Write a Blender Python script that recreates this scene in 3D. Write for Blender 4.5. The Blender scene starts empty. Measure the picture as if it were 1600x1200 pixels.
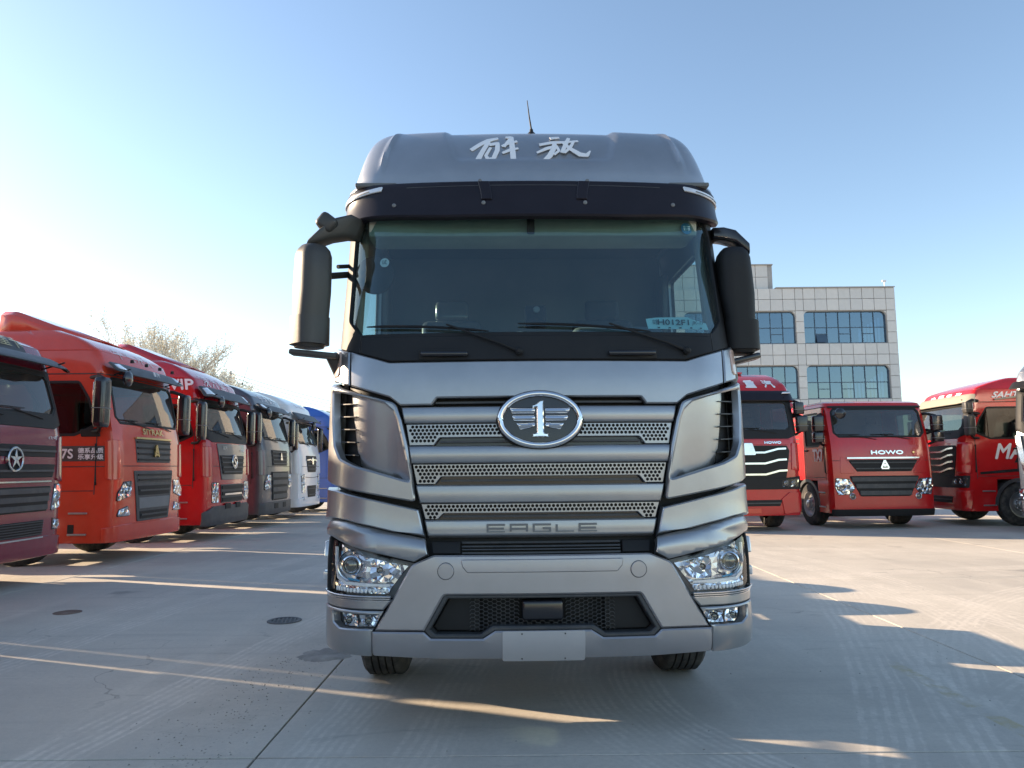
import bpy, bmesh, math, random
from mathutils import Vector, Matrix
from mathutils.geometry import delaunay_2d_cdt
random.seed(7)
R = math.radians
sc = bpy.context.scene
COL = sc.collection

# ---------------------------------------------------------------- camera
cam_d = bpy.data.cameras.new('camera')
cam_d.sensor_fit = 'HORIZONTAL'
cam_d.sensor_width = 36.0
cam_d.lens = 1150.0 / 1600.0 * 36.0
cam_d.clip_end = 2000.0
cam_d.clip_start = 0.05
cam = bpy.data.objects.new('camera', cam_d)
COL.objects.link(cam)
PITCH, ROLL, CAM_H = R(6.45), R(0.53), 1.52
_fw = Vector((0, math.cos(PITCH), math.sin(PITCH)))
_up = Vector((0, -math.sin(PITCH), math.cos(PITCH)))
_rt = Vector((1, 0, 0))
_r2 = _rt * math.cos(ROLL) - _up * math.sin(ROLL)
_u2 = _rt * math.sin(ROLL) + _up * math.cos(ROLL)
_m = Matrix((_r2, _u2, -_fw)).transposed().to_4x4()
_m.translation = (0, 0, CAM_H)
cam.matrix_world = _m
sc.camera = cam

# ---------------------------------------------------------------- light
SUN_EL, SUN_AZ = R(18.5), R(-70.0)       # azimuth measured from +Y towards +X
world = bpy.data.worlds.new('World')
sc.world = world
world.use_nodes = True
nt = world.node_tree
bg = nt.nodes['Background']
sky = nt.nodes.new('ShaderNodeTexSky')
sky.sky_type = 'NISHITA'
sky.sun_disc = False
sky.sun_elevation = SUN_EL
sky.sun_rotation = SUN_AZ
sky.altitude = 0
sky.air_density = 1.0
sky.dust_density = 0.4
sky.ozone_density = 1.0
nt.links.new(sky.outputs[0], bg.inputs[0])
bg.inputs[1].default_value = 0.11
sun_d = bpy.data.lights.new('sun', 'SUN')
sun_d.energy = 5.0
sun_d.angle = R(0.6)
sun_d.color = (1.0, 0.77, 0.53)
sun = bpy.data.objects.new('sun', sun_d)
COL.objects.link(sun)
_to_sun = Vector((math.sin(SUN_AZ) * math.cos(SUN_EL), math.cos(SUN_AZ) * math.cos(SUN_EL), math.sin(SUN_EL)))
sun.rotation_euler = _to_sun.to_track_quat('Z', 'Y').to_euler()
sun.location = (-30, 10, 20)
vs = sc.view_settings
vs.view_transform = 'Standard'
vs.look = 'None'
vs.gamma = 1.0
vs.exposure = 1.36
vs.use_curve_mapping = False
sc.cycles.use_denoising = True
sc.cycles.max_bounces = 8
sc.cycles.transparent_max_bounces = 16
sc.cycles.sample_clamp_indirect = 6.0

# ---------------------------------------------------------------- materials
MATS = {}
def _new(name):
    m = bpy.data.materials.new(name); m.use_nodes = True
    MATS[name] = m
    return m, m.node_tree, m.node_tree.nodes['Principled BSDF']
def plain(name, col, rough=.5, metal=0., coat=0., bump=0., bscale=60., var=.12, spec=.5, dirt=0.):
    """Principled with a little noise in colour and roughness so nothing is dead flat."""
    m, t, b = _new(name)
    N, L = t.nodes.new, t.links.new
    tc = N('ShaderNodeTexCoord'); nz = N('ShaderNodeTexNoise')
    nz.inputs['Scale'].default_value = 3.5; nz.inputs['Detail'].default_value = 7; nz.inputs['Roughness'].default_value = .65
    L(tc.outputs['Object'], nz.inputs['Vector'])
    mr = N('ShaderNodeMapRange'); mr.inputs[1].default_value = .3; mr.inputs[2].default_value = .7
    mr.inputs[3].default_value = 1 - var; mr.inputs[4].default_value = 1 + var
    L(nz.outputs['Fac'], mr.inputs[0])
    mx = N('ShaderNodeVectorMath'); mx.operation = 'SCALE'; mx.inputs[0].default_value = col[:3]
    L(mr.outputs[0], mx.inputs['Scale'])
    last = mx.outputs[0]
    if dirt:
        n2 = N('ShaderNodeTexNoise'); n2.inputs['Scale'].default_value = 6; n2.inputs['Detail'].default_value = 9; n2.inputs['Roughness'].default_value = .7
        L(tc.outputs['Object'], n2.inputs['Vector'])
        r2 = N('ShaderNodeMapRange'); r2.inputs[1].default_value = .45; r2.inputs[2].default_value = .75; r2.inputs[3].default_value = 0; r2.inputs[4].default_value = dirt
        L(n2.outputs['Fac'], r2.inputs[0])
        md = N('ShaderNodeMix'); md.data_type = 'RGBA'; md.inputs[7].default_value = (.30, .27, .23, 1)
        L(r2.outputs[0], md.inputs[0]); L(last, md.inputs[6]); last = md.outputs[2]
    L(last, b.inputs['Base Color'])
    mr2 = N('ShaderNodeMapRange'); mr2.inputs[3].default_value = max(.02, rough * .85); mr2.inputs[4].default_value = min(1, rough * 1.2)
    L(nz.outputs['Fac'], mr2.inputs[0]); L(mr2.outputs[0], b.inputs['Roughness'])
    b.inputs['Metallic'].default_value = metal
    b.inputs['Specular IOR Level'].default_value = spec
    b.inputs['Coat Weight'].default_value = coat
    b.inputs['Coat Roughness'].default_value = .06
    if bump:
        n3 = N('ShaderNodeTexNoise'); n3.inputs['Scale'].default_value = bscale; n3.inputs['Detail'].default_value = 3
        L(tc.outputs['Object'], n3.inputs['Vector'])
        bp = N('ShaderNodeBump'); bp.inputs['Strength'].default_value = bump; bp.inputs['Distance'].default_value = .004
        L(n3.outputs['Fac'], bp.inputs['Height']); L(bp.outputs[0], b.inputs['Normal'])
    return m
def glass(name, tint, ior=1.5, refl=1.0, dust=0.0, tone=(1, 1, 1)):
    m = bpy.data.materials.new(name); m.use_nodes = True; MATS[name] = m
    t = m.node_tree; t.nodes.clear(); N, L = t.nodes.new, t.links.new
    o = N('ShaderNodeOutputMaterial'); tr = N('ShaderNodeBsdfTransparent'); tr.inputs[0].default_value = (*tint, 1)
    gl = N('ShaderNodeBsdfGlossy'); gl.inputs['Roughness'].default_value = .02; gl.inputs[0].default_value = (refl * tone[0], refl * tone[1], refl * tone[2], 1)
    fr = N('ShaderNodeFresnel'); ge = N('ShaderNodeNewGeometry'); mi = N('ShaderNodeMix'); mi.inputs[2].default_value = ior; mi.inputs[3].default_value = 1. / ior
    L(ge.outputs['Backfacing'], mi.inputs[0]); L(mi.outputs[0], fr.inputs[0])   # thin pane: same reflectance from both sides
    mx = N('ShaderNodeMixShader'); L(fr.outputs[0], mx.inputs[0]); L(tr.outputs[0], mx.inputs[1]); L(gl.outputs[0], mx.inputs[2])
    out = mx.outputs[0]
    if dust:
        tc = N('ShaderNodeTexCoord'); nz = N('ShaderNodeTexNoise'); nz.inputs['Scale'].default_value = 2.5; nz.inputs['Detail'].default_value = 6
        L(tc.outputs['Object'], nz.inputs['Vector'])
        mr = N('ShaderNodeMapRange'); mr.inputs[1].default_value = .3; mr.inputs[2].default_value = .8; mr.inputs[3].default_value = dust * .5; mr.inputs[4].default_value = dust * 1.6
        L(nz.outputs['Fac'], mr.inputs[0])
        df = N('ShaderNodeBsdfDiffuse'); df.inputs[0].default_value = (.5, .48, .44, 1)
        m2 = N('ShaderNodeMixShader'); L(mr.outputs[0], m2.inputs[0]); L(out, m2.inputs[1]); L(df.outputs[0], m2.inputs[2]); out = m2.outputs[0]
    L(out, o.inputs[0])
    return m
plain('silver', (.395, .40, .41), .34, .80, .45, var=.07, bump=.05, bscale=1400, dirt=.05)
plain('silver_bumper', (.42, .405, .415), .40, .75, .25, var=.06, bump=.05, bscale=1400, dirt=.07)
plain('silver_bright', (.62, .62, .64), .25, .9, .3, var=.04)
plain('chrome', (.82, .82, .83), .07, 1., var=.03)
plain('chrome_soft', (.72, .72, .73), .2, 1., var=.05)
plain('gold', (.62, .45, .2), .25, .9)
plain('black', (.015, .015, .016), .55, spec=.3, bump=.15, bscale=400, var=.2)
plain('black_gloss', (.014, .014, .018), .22, coat=.4, var=.15)
plain('visor_dark', (.016, .013, .018), .32, var=.15, spec=.3)
plain('dark_grey', (.05, .052, .056), .5, bump=.1, bscale=300, dirt=.15)
plain('grey_plastic', (.16, .165, .17), .5, bump=.1, bscale=300)
plain('rubber', (.022, .022, .023), .82, bump=.25, bscale=160, var=.25, dirt=.35)
plain('steel', (.42, .42, .42), .38, .9, dirt=.25)
plain('chassis', (.025, .025, .027), .7, dirt=.25)
plain('red_paint', (.50, .010, .012), .22, coat=.6, var=.07, dirt=.03)
plain('orange_red_paint', (.58, .05, .022), .22, coat=.6, var=.07, dirt=.04)
plain('crimson_paint', (.42, .008, .016), .22, coat=.6, var=.07, dirt=.03)
plain('burgundy_paint', (.20, .014, .03), .22, coat=.6, var=.07, dirt=.04)
plain('slate_paint', (.10, .10, .115), .3, .5, .5, dirt=.05)
plain('white_paint', (.72, .73, .74), .3, coat=.5, var=.04, dirt=.06)
plain('blue_paint', (.025, .10, .42), .3, coat=.6, var=.07, dirt=.03)
plain('tan_cover', (.30, .28, .22), .5, var=.1)
plain('white_decal', (.78, .78, .8), .5, var=.04)
plain('grey_letter', (.16, .165, .175), .4, .4, var=.05)
plain('amber', (.62, .26, .12), .25, coat=.5)
plain('amber_clear', (.60, .42, .34), .25, coat=.5)
plain('lamp_white', (.75, .76, .78), .15, .3, coat=.5)
plain('led', (.85, .85, .83), .2, .2)
plain('seat_cloth', (.045, .047, .055), .85, bump=.2, bscale=200)
plain('seat_plastic_wrap', (.12, .12, .13), .18, coat=.8)
plain('interior', (.13, .14, .145), .75, bump=.1, bscale=150)
plain('interior_light', (.30, .30, .27), .8)
plain('headliner', (.42, .43, .35), .85)
plain('paper_blue', (.42, .68, .72), .7)
plain('ink', (.02, .05, .06), .6)
plain('sticker_blue', (.05, .30, .50), .5)
plain('plate_grey', (.46, .445, .45), .5, .3, var=.05)
plain('wood_bark', (.22, .19, .16), .85)
plain('blossom', (.80, .77, .66), .8)
plain('twig', (.46, .43, .37), .8)
plain('clad', (.60, .595, .58), .6, var=.05, bump=.08, bscale=8)
plain('clad_b', (.64, .63, .61), .6, var=.05, bump=.08, bscale=8)
plain('clad_joint', (.36, .355, .35), .8)
plain('frame_blue', (.05, .09, .14), .4)
plain('room', (.10, .13, .17), .9, var=.3)
plain('curtain', (.70, .72, .70), .9)
plain('warehouse_wall', (.20, .23, .24), .7)
plain('rust', (.15, .095, .07), .85, var=.4, dirt=.5)
plain('iron', (.12, .12, .12), .7, .4, dirt=.5)
plain('patch', (.28, .265, .24), .9, bump=.9, bscale=60, var=.4)
plain('cable', (.25, .25, .25), .7)
glass('windshield_glass', (.50, .68, .70), 1.9, dust=.03, tone=(.72, .95, 1.))
glass('side_glass', (.72, .84, .82), 1.45)
glass('truck_glass', (.40, .52, .50), 1.75, dust=.05)
glass('lamp_glass', (.96, .97, .98), 1.4)
def office_glass():
    m, t, b = _new('office_glass')
    b.inputs['Base Color'].default_value = (.05, .13, .24, 1); b.inputs['Roughness'].default_value = .04
    b.inputs['Specular IOR Level'].default_value = 1.0; b.inputs['Metallic'].default_value = .25
    g = t.nodes.new('ShaderNodeTexNoise'); g.inputs['Scale'].default_value = .6
    tc = t.nodes.new('ShaderNodeTexCoord'); t.links.new(tc.outputs['Object'], g.inputs['Vector'])
    bp = t.nodes.new('ShaderNodeBump'); bp.inputs['Strength'].default_value = .05; t.links.new(g.outputs[0], bp.inputs['Height']); t.links.new(bp.outputs[0], b.inputs['Normal'])
office_glass()
glass('office_pane', (.20, .36, .55), 2.8, tone=(.62, .82, 1.))

# ---------------------------------------------------------------- mesh helpers
def link(o, parent=None):
    COL.objects.link(o)
    if parent is not None: o.parent = parent
    return o
def mesh_obj(name, verts, faces, mat, parent=None, smooth=True, angle=38):
    me = bpy.data.meshes.new(name)
    me.from_pydata([tuple(v) for v in verts], [], faces)
    me.update()
    if isinstance(mat, str): mat = MATS[mat]
    me.materials.append(mat)
    if smooth:
        me.polygons.foreach_set('use_smooth', [True] * len(me.polygons))
        me.set_sharp_from_angle(angle=R(angle))
    return link(bpy.data.objects.new(name, me), parent)
def bm_obj(name, bm, mat, parent=None, smooth=True, angle=38):
    me = bpy.data.meshes.new(name)
    bmesh.ops.recalc_face_normals(bm, faces=bm.faces)
    bm.to_mesh(me); bm.free()
    if isinstance(mat, str): mat = MATS[mat]
    me.materials.append(mat)
    if smooth:
        me.polygons.foreach_set('use_smooth', [True] * len(me.polygons))
        me.set_sharp_from_angle(angle=R(angle))
    return link(bpy.data.objects.new(name, me), parent)
def empty(name, loc=(0, 0, 0), rz=0., label=None, cat=None, group=None):
    o = bpy.data.objects.new(name, None); o.empty_display_size = .3
    COL.objects.link(o); o.location = loc; o.rotation_euler = (0, 0, rz)
    tag(o, label, cat, group)
    return o
def tag(o, label=None, cat=None, group=None, kind=None):
    if label: o['label'] = label
    if cat: o['category'] = cat
    if group: o['group'] = group
    if kind: o['kind'] = kind
    return o
def copy_tree(o, parent=None):
    c = o.copy(); COL.objects.link(c); c.parent = parent
    for ch in list(o.children): copy_tree(ch, c)
    return c
def add_box(bm, c, s, rot=None, bev=0., seg=2):
    v = bmesh.ops.create_cube(bm, size=1.)['verts']
    bmesh.ops.scale(bm, vec=s, verts=v)
    if bev:
        es = list({e for x in v for e in x.link_edges})
        r = bmesh.ops.bevel(bm, geom=es, offset=bev, segments=seg, affect='EDGES', profile=.5)
        v = list({x for f in r['faces'] for x in f.verts} | {x for x in v if x.is_valid})
    if rot is not None: bmesh.ops.rotate(bm, matrix=rot.to_3x3() if hasattr(rot, 'to_3x3') else rot, verts=v)
    bmesh.ops.translate(bm, vec=c, verts=v)
    return v
def box(name, c, s, mat, parent=None, rot=None, bev=.01, seg=2):
    bm = bmesh.new(); add_box(bm, c, s, rot, min(bev, min(s) * .45), seg)
    return bm_obj(name, bm, mat, parent)
def rxyz(x=0, y=0, z=0):
    return Matrix.Rotation(R(z), 3, 'Z') @ Matrix.Rotation(R(y), 3, 'Y') @ Matrix.Rotation(R(x), 3, 'X')
def tube_data(path, rad, n=8, closed=False):
    """verts, faces of a tube; rad may be a list."""
    path = [Vector(p) for p in path]; V, Fc = [], []
    rads = rad if isinstance(rad, (list, tuple)) else [rad] * len(path)
    up = Vector((0, 0, 1))
    for i, p in enumerate(path):
        if closed: d = path[(i + 1) % len(path)] - path[i - 1]
        else: d = path[min(i + 1, len(path) - 1)] - path[max(i - 1, 0)]
        d.normalize()
        a = d.cross(up)
        if a.length < 1e-3: a = d.cross(Vector((0, 1, 0)))
        a.normalize(); b = d.cross(a)
        for k in range(n):
            t = 2 * math.pi * k / n
            V.append(p + (a * math.cos(t) + b * math.sin(t)) * rads[i])
    m = len(path)
    for i in range(m if closed else m - 1):
        for k in range(n):
            j = (i + 1) % m
            Fc.append((i * n + k, i * n + (k + 1) % n, j * n + (k + 1) % n, j * n + k))
    if not closed:
        Fc.append(tuple(range(n))[::-1]); Fc.append(tuple((m - 1) * n + k for k in range(n)))
    return V, Fc
def tube(name, path, rad, mat, parent=None, n=8, closed=False):
    V, Fc = tube_data(path, rad, n, closed)
    return mesh_obj(name, V, Fc, mat, parent, angle=60)
def lathe(name, prof, mat, parent=None, axis='X', c=(0, 0, 0), n=32, closed_ends=True, angle=38, flip=False):
    """prof: list of (radius, along-axis)."""
    V, Fc = [], []
    for (r, a) in prof:
        for k in range(n):
            t = 2 * math.pi * k / n
            u, w = r * math.cos(t), r * math.sin(t)
            if axis == 'X': V.append((c[0] + a, c[1] + u, c[2] + w))
            elif axis == 'Y': V.append((c[0] + u, c[1] + a, c[2] + w))
            else: V.append((c[0] + u, c[1] + w, c[2] + a))
    m = len(prof)
    for i in range(m - 1):
        for k in range(n):
            Fc.append((i * n + k, i * n + (k + 1) % n, (i + 1) * n + (k + 1) % n, (i + 1) * n + k))
    if closed_ends:
        Fc.append(tuple(range(n))); Fc.append(tuple((m - 1) * n + k for k in range(n)))
    bm = bmesh.new(); vs_ = [bm.verts.new(v) for v in V]
    for f in Fc:
        try: bm.faces.new([vs_[i] for i in f])
        except ValueError: pass
    return bm_obj(name, bm, mat, parent, angle=angle)
def loft(name, rings, mat, parent=None, cap=True, angle=40):
    n = len(rings[0]); bm = bmesh.new()
    vs_ = [[bm.verts.new(p) for p in r] for r in rings]
    for i in range(len(rings) - 1):
        for k in range(n):
            bm.faces.new((vs_[i][k], vs_[i][(k + 1) % n], vs_[i + 1][(k + 1) % n], vs_[i + 1][k]))
    if cap: bm.faces.new(vs_[0]); bm.faces.new(vs_[-1])
    return bm_obj(name, bm, mat, parent, angle=angle)
def rrect(cx, cy, hx, hy, r, n=4):
    """rounded rectangle, CCW"""
    out = []
    for (sx, sy, a0) in ((1, 1, 0), (-1, 1, 90), (-1, -1, 180), (1, -1, 270)):
        for k in range(n + 1):
            t = R(a0 + 90 * k / n)
            out.append((cx + sx * (hx - r) + r * math.cos(t), cy + sy * (hy - r) + r * math.sin(t)))
    return out
def ellipse(cx, cy, a, b, n=40):
    return [(cx + a * math.cos(2 * math.pi * k / n), cy + b * math.sin(2 * math.pi * k / n)) for k in range(n)]
def area2(p): return sum(p[i - 1][0] * p[i][1] - p[i][0] * p[i - 1][1] for i in range(len(p)))
def ccw(p): return list(p) if area2(p) > 0 else list(p)[::-1]
def fillet(pts, r, n=4):
    """round the corners; r one value or one per corner"""
    out = []; m = len(pts)
    for i in range(m):
        p0, p1, p2 = Vector(pts[i - 1]), Vector(pts[i]), Vector(pts[(i + 1) % m])
        rr = r[i] if isinstance(r, (list, tuple)) else r
        a, b = p0 - p1, p2 - p1; la, lb = a.length, b.length
        if rr <= 0 or la < 1e-6 or lb < 1e-6: out.append(tuple(p1)); continue
        ang = a.angle(b)
        if ang > 3.05: out.append(tuple(p1)); continue
        t = min(rr / math.tan(ang / 2), la * .45, lb * .45)
        q0, q2 = p1 + a / la * t, p1 + b / lb * t
        for k in range(n + 1):
            u = k / n
            out.append(tuple(q0 * (1 - u) ** 2 + p1 * 2 * u * (1 - u) + q2 * u * u))
    return out
def inset(p, d):
    """offset a CCW polygon inwards by d"""
    out = []; m = len(p)
    for i in range(m):
        a, b, c = Vector(p[i - 1]), Vector(p[i]), Vector(p[(i + 1) % m])
        e1, e2 = (b - a), (c - b)
        if e1.length < 1e-7 or e2.length < 1e-7: out.append(tuple(b)); continue
        e1.normalize(); e2.normalize()
        n1, n2 = Vector((-e1.y, e1.x)), Vector((-e2.y, e2.x))
        n = n1 + n2
        if n.length < 1e-3: out.append(tuple(b + n1 * d)); continue
        n.normalize(); k = d / max(.45, n.dot(n1))
        out.append(tuple(b + n * k))
    return out
def densify(p, step):
    out = []
    for i in range(len(p)):
        a, b = p[i], p[(i + 1) % len(p)]
        L = math.hypot(b[0] - a[0], b[1] - a[1]); n = max(1, int(math.ceil(L / step)))
        for k in range(n): out.append((a[0] + (b[0] - a[0]) * k / n, a[1] + (b[1] - a[1]) * k / n))
    return out
def inside(p, x, y):
    r = False; j = len(p) - 1
    for i in range(len(p)):
        xi, yi = p[i]; xj, yj = p[j]
        if (yi > y) != (yj > y) and x < (xj - xi) * (y - yi) / (yj - yi) + xi: r = not r
        j = i
    return r
def mir(p): return [(-x, y) for x, y in p][::-1]

def table(pts, lo, hi, n=900):
    """monotone cubic through the points, tabulated"""
    x = [p[0] for p in pts]; y = [p[1] for p in pts]; m_ = len(x)
    h = [x[i + 1] - x[i] for i in range(m_ - 1)]; d = [(y[i + 1] - y[i]) / h[i] for i in range(m_ - 1)]
    m = [d[0]] + [0.] * (m_ - 2) + [d[-1]]
    for i in range(1, m_ - 1):
        if d[i - 1] * d[i] > 0:
            w1, w2 = 2 * h[i] + h[i - 1], h[i] + 2 * h[i - 1]; m[i] = (w1 + w2) / (w1 / d[i - 1] + w2 / d[i])
    def f(q):
        if q <= x[0]: return y[0]
        if q >= x[-1]: return y[-1]
        i = 0
        while x[i + 1] < q: i += 1
        t = (q - x[i]) / h[i]
        return y[i] * (1 + 2 * t) * (1 - t) ** 2 + h[i] * m[i] * t * (1 - t) ** 2 + y[i + 1] * t * t * (3 - 2 * t) + h[i] * m[i + 1] * t * t * (t - 1)
    T = [f(lo + (hi - lo) * k / n) for k in range(n + 1)]
    def g(q):
        u = (q - lo) / (hi - lo) * n
        if u <= 0: return T[0]
        if u >= n: return T[n]
        k = int(u); w = u - k
        return T[k] * (1 - w) + T[min(k + 1, n)] * w
    return g
class Skin:
    """Outer skin of a cab: (s, z) -> point. s runs along the plan outline from the middle of the front, round the corner, along the side."""
    def __init__(k, F, W, rx=.32, ry=.32, bow=.06, back=2.3, W0=1.27, tight=None):
        k.tight = table(tight, .2, 4.3) if tight else (lambda z: 1.)
        k.F = table(F, .2, 4.3); k.W = table(W, .2, 4.3); k.rx, k.ry, k.bow, k.back = rx, ry, bow, back
        k.A = W0 - rx; k.R = .5 * math.pi * (rx + ry) / 2; k.S0 = k.A + k.R; k.Sb = k.S0 + back - bow - ry
    def pt(k, u, z):
        sg = 1. if u >= 0 else -1.; a = abs(u); W = k.W(z); F = k.F(z); g_ = k.tight(z); rx, ry = k.rx * g_, k.ry * g_
        if a <= k.A: x = a / k.A * (W - rx); y = F + k.bow * (a / k.A) ** 2
        elif a <= k.S0:
            t = (a - k.A) / k.R * math.pi / 2; x = W - rx + rx * math.sin(t); y = F + k.bow + ry * (1 - math.cos(t))
        else:
            yc = F + k.bow + ry; x = W; y = yc + (a - k.S0) * (k.back - yc) / (k.Sb - k.S0)
        return (sg * x, y, z)
    def at(k, u, z, off=0.):
        p = k.pt(u, z)
        if abs(off) < 1e-6: return p
        e = .006
        a0, a1, b0, b1 = k.pt(u - e, z), k.pt(u + e, z), k.pt(u, z - e), k.pt(u, z + e)
        ax, ay, az = a1[0] - a0[0], a1[1] - a0[1], a1[2] - a0[2]
        bx, by, bz = b1[0] - b0[0], b1[1] - b0[1], b1[2] - b0[2]
        nx, ny, nz = ay * bz - az * by, az * bx - ax * bz, ax * by - ay * bx
        l = math.sqrt(nx * nx + ny * ny + nz * nz) or 1.
        return (p[0] + nx / l * off, p[1] + ny / l * off, p[2] + nz / l * off)
    def sy(k, y, z=1.5):
        """s of a point on the side at depth y"""
        yc = k.F(z) + k.bow + k.ry
        return k.S0 + (y - yc) * (k.Sb - k.S0) / (k.back - yc)
def panel(name, parent, sk, outer, mat, off=0., thick=.025, bev=.006, step=.06, holes=(), circles=(), smooth=True, jit=0., walls=True, angle=38):
    """A sheet of the given (s, z) outline laid on a skin, with real thickness, eased edges and openings."""
    outer = ccw(outer); holes = [ccw(h)[::-1] for h in holes]
    offf = off if callable(off) else (lambda s, z: off)
    V2, E, brd = [], [], {}
    loops = []
    def loop(p, depth):
        i0 = len(V2); n = len(p)
        for k, q in enumerate(p): V2.append(Vector(q)); brd[i0 + k] = depth; E.append((i0 + k, i0 + (k + 1) % n))
        return list(range(i0, i0 + n))
    edge_loops = [densify(outer, step)] + [densify(h, step) for h in holes]
    for lp in edge_loops: loops.append(loop(lp, bev))
    keep_in = outer
    if bev:
        ins = [inset(outer, bev)] + [inset(h, bev) for h in holes]
        for lp in ins: loop(densify(lp, step), 0.)
        keep_in = ins[0]
    cir_loops = []
    for (cx, cy, r, n) in circles: cir_loops.append(loop([(cx + r * math.cos(2 * math.pi * k / n), cy + r * math.sin(2 * math.pi * k / n)) for k in range(n)], 0.))
    xs = [p[0] for p in outer]; ys = [p[1] for p in outer]
    rim = [V2[i] for i in range(len(V2))]
    cell = {}
    g = step * .45
    for v in rim: cell.setdefault((int(v.x // g), int(v.y // g)), []).append(v)
    nx = int((max(xs) - min(xs)) / step); ny = int((max(ys) - min(ys)) / step)
    rnd = random.Random(3)
    for i in range(1, nx + 1):
        for j in range(1, ny + 1):
            x, y = min(xs) + i * step - step * .3, min(ys) + j * step - step * .3
            if jit: x += rnd.uniform(-.3, .3) * step; y += rnd.uniform(-.3, .3) * step
            ci, cj = int(x // g), int(y // g); bad = False
            for a in (-1, 0, 1):
                for b in (-1, 0, 1):
                    for v in cell.get((ci + a, cj + b), ()):
                        if (v.x - x) ** 2 + (v.y - y) ** 2 < g * g: bad = True
            if bad or not inside(keep_in, x, y) or any(inside(h, x, y) for h in holes): continue
            if any((x - c[0]) ** 2 + (y - c[1]) ** 2 < (c[2] * 1.25) ** 2 for c in circles): continue
            V2.append(Vector((x, y)))
    ov, oe, of, orv, _, _ = delaunay_2d_cdt(V2, E, [], 0, 1e-6)
    dep = [0.] * len(ov); back_map = {}
    for i, src in enumerate(orv):
        for s_ in src:
            back_map[s_] = i
            if brd.get(s_, 0.) > dep[i]: dep[i] = brd[s_]
    ch = {}
    if circles:
        gc = max(c[2] for c in circles) * 2
        for c in circles: ch.setdefault((int(c[0] // gc), int(c[1] // gc)), []).append(c)
    F_ = []
    for f in of:
        cx = sum(ov[i].x for i in f) / len(f); cy = sum(ov[i].y for i in f) / len(f)
        if not inside(outer, cx, cy) or any(inside(h, cx, cy) for h in holes): continue
        if circles:
            hit = False; a0, b0 = int(cx // gc), int(cy // gc)
            for a in (-1, 0, 1):
                for b in (-1, 0, 1):
                    for c in ch.get((a0 + a, b0 + b), ()):
                        if (cx - c[0]) ** 2 + (cy - c[1]) ** 2 < (c[2] * .93) ** 2: hit = True
            if hit: continue
        q = [ov[i] for i in f]
        ar = sum(q[i - 1].x * q[i].y - q[i].x * q[i - 1].y for i in range(len(q)))
        F_.append(tuple(f) if ar > 0 else tuple(f)[::-1])
    V3 = [sk.at(v.x, v.y, offf(v.x, v.y) - dep[i] + (rnd.uniform(-jit, jit) if jit and not dep[i] else 0)) for i, v in enumerate(ov)]
    if walls and thick > bev:
        for lp in loops:
            ids = [back_map[i] for i in lp]; b0 = len(V3)
            for i in ids: V3.append(sk.at(ov[i].x, ov[i].y, offf(ov[i].x, ov[i].y) - thick))
            n = len(ids)
            for k in range(n):
                a, b = ids[k], ids[(k + 1) % n]
                if a != b: F_.append((b, a, b0 + k, b0 + (k + 1) % n))
    return mesh_obj(name, V3, F_, mat, parent, smooth=smooth, angle=angle)
def ribbon(name, parent, sk, strokes, mat, off=.01, thick=.006):
    """flat raised strokes on a skin. stroke = [(s, z, halfwidth), ...]"""
    V, F_ = [], []
    for st in strokes:
        L_, R_ = [], []
        for i, q in enumerate(st):
            a, b = st[max(0, i - 1)], st[min(len(st) - 1, i + 1)]
            dx, dy = b[0] - a[0], b[1] - a[1]; l = math.hypot(dx, dy) or 1
            w = q[2]; L_.append((q[0] - dy / l * w, q[1] + dx / l * w)); R_.append((q[0] + dy / l * w, q[1] - dx / l * w))
        i0 = len(V); n = len(st)
        for p in L_: V.append(sk.at(p[0], p[1], off))
        for p in R_: V.append(sk.at(p[0], p[1], off))
        for p in L_: V.append(sk.at(p[0], p[1], off - thick))
        for p in R_: V.append(sk.at(p[0], p[1], off - thick))
        for k in range(n - 1):
            F_.append((i0 + k, i0 + n + k, i0 + n + k + 1, i0 + k + 1))
            F_.append((i0 + k, i0 + k + 1, i0 + 2 * n + k + 1, i0 + 2 * n + k))
            F_.append((i0 + n + k, i0 + 3 * n + k, i0 + 3 * n + k + 1, i0 + n + k + 1))
        F_.append((i0, i0 + 2 * n, i0 + 3 * n, i0 + n)); F_.append((i0 + n - 1, i0 + 2 * n - 1, i0 + 4 * n - 1, i0 + 3 * n - 1))
    return mesh_obj(name, V, F_, mat, parent, smooth=False)
_txt = {}
def text2d(body):
    """triangles of a line of text, height about 1, centred"""
    if body not in _txt:
        cu = bpy.data.curves.new('lettering', 'FONT'); cu.body = body; cu.size = 1.; cu.align_x = 'LEFT'; cu.resolution_u = 3
        ob = bpy.data.objects.new('lettering', cu); COL.objects.link(ob)
        dg = bpy.context.evaluated_depsgraph_get(); dg.update()
        me = bpy.data.meshes.new_from_object(ob.evaluated_get(dg)); V = [tuple(v.co[:2]) for v in me.vertices]; F_ = [tuple(p.vertices) for p in me.polygons]
        bpy.data.objects.remove(ob); bpy.data.curves.remove(cu); bpy.data.meshes.remove(me)
        if V:
            x0, x1 = min(v[0] for v in V), max(v[0] for v in V); y0, y1 = min(v[1] for v in V), max(v[1] for v in V)
            V = [((v[0] - (x0 + x1) / 2) / (x1 - x0), (v[1] - (y0 + y1) / 2) / (y1 - y0)) for v in V]
        _txt[body] = (V, F_)
    return _txt[body]
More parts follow.
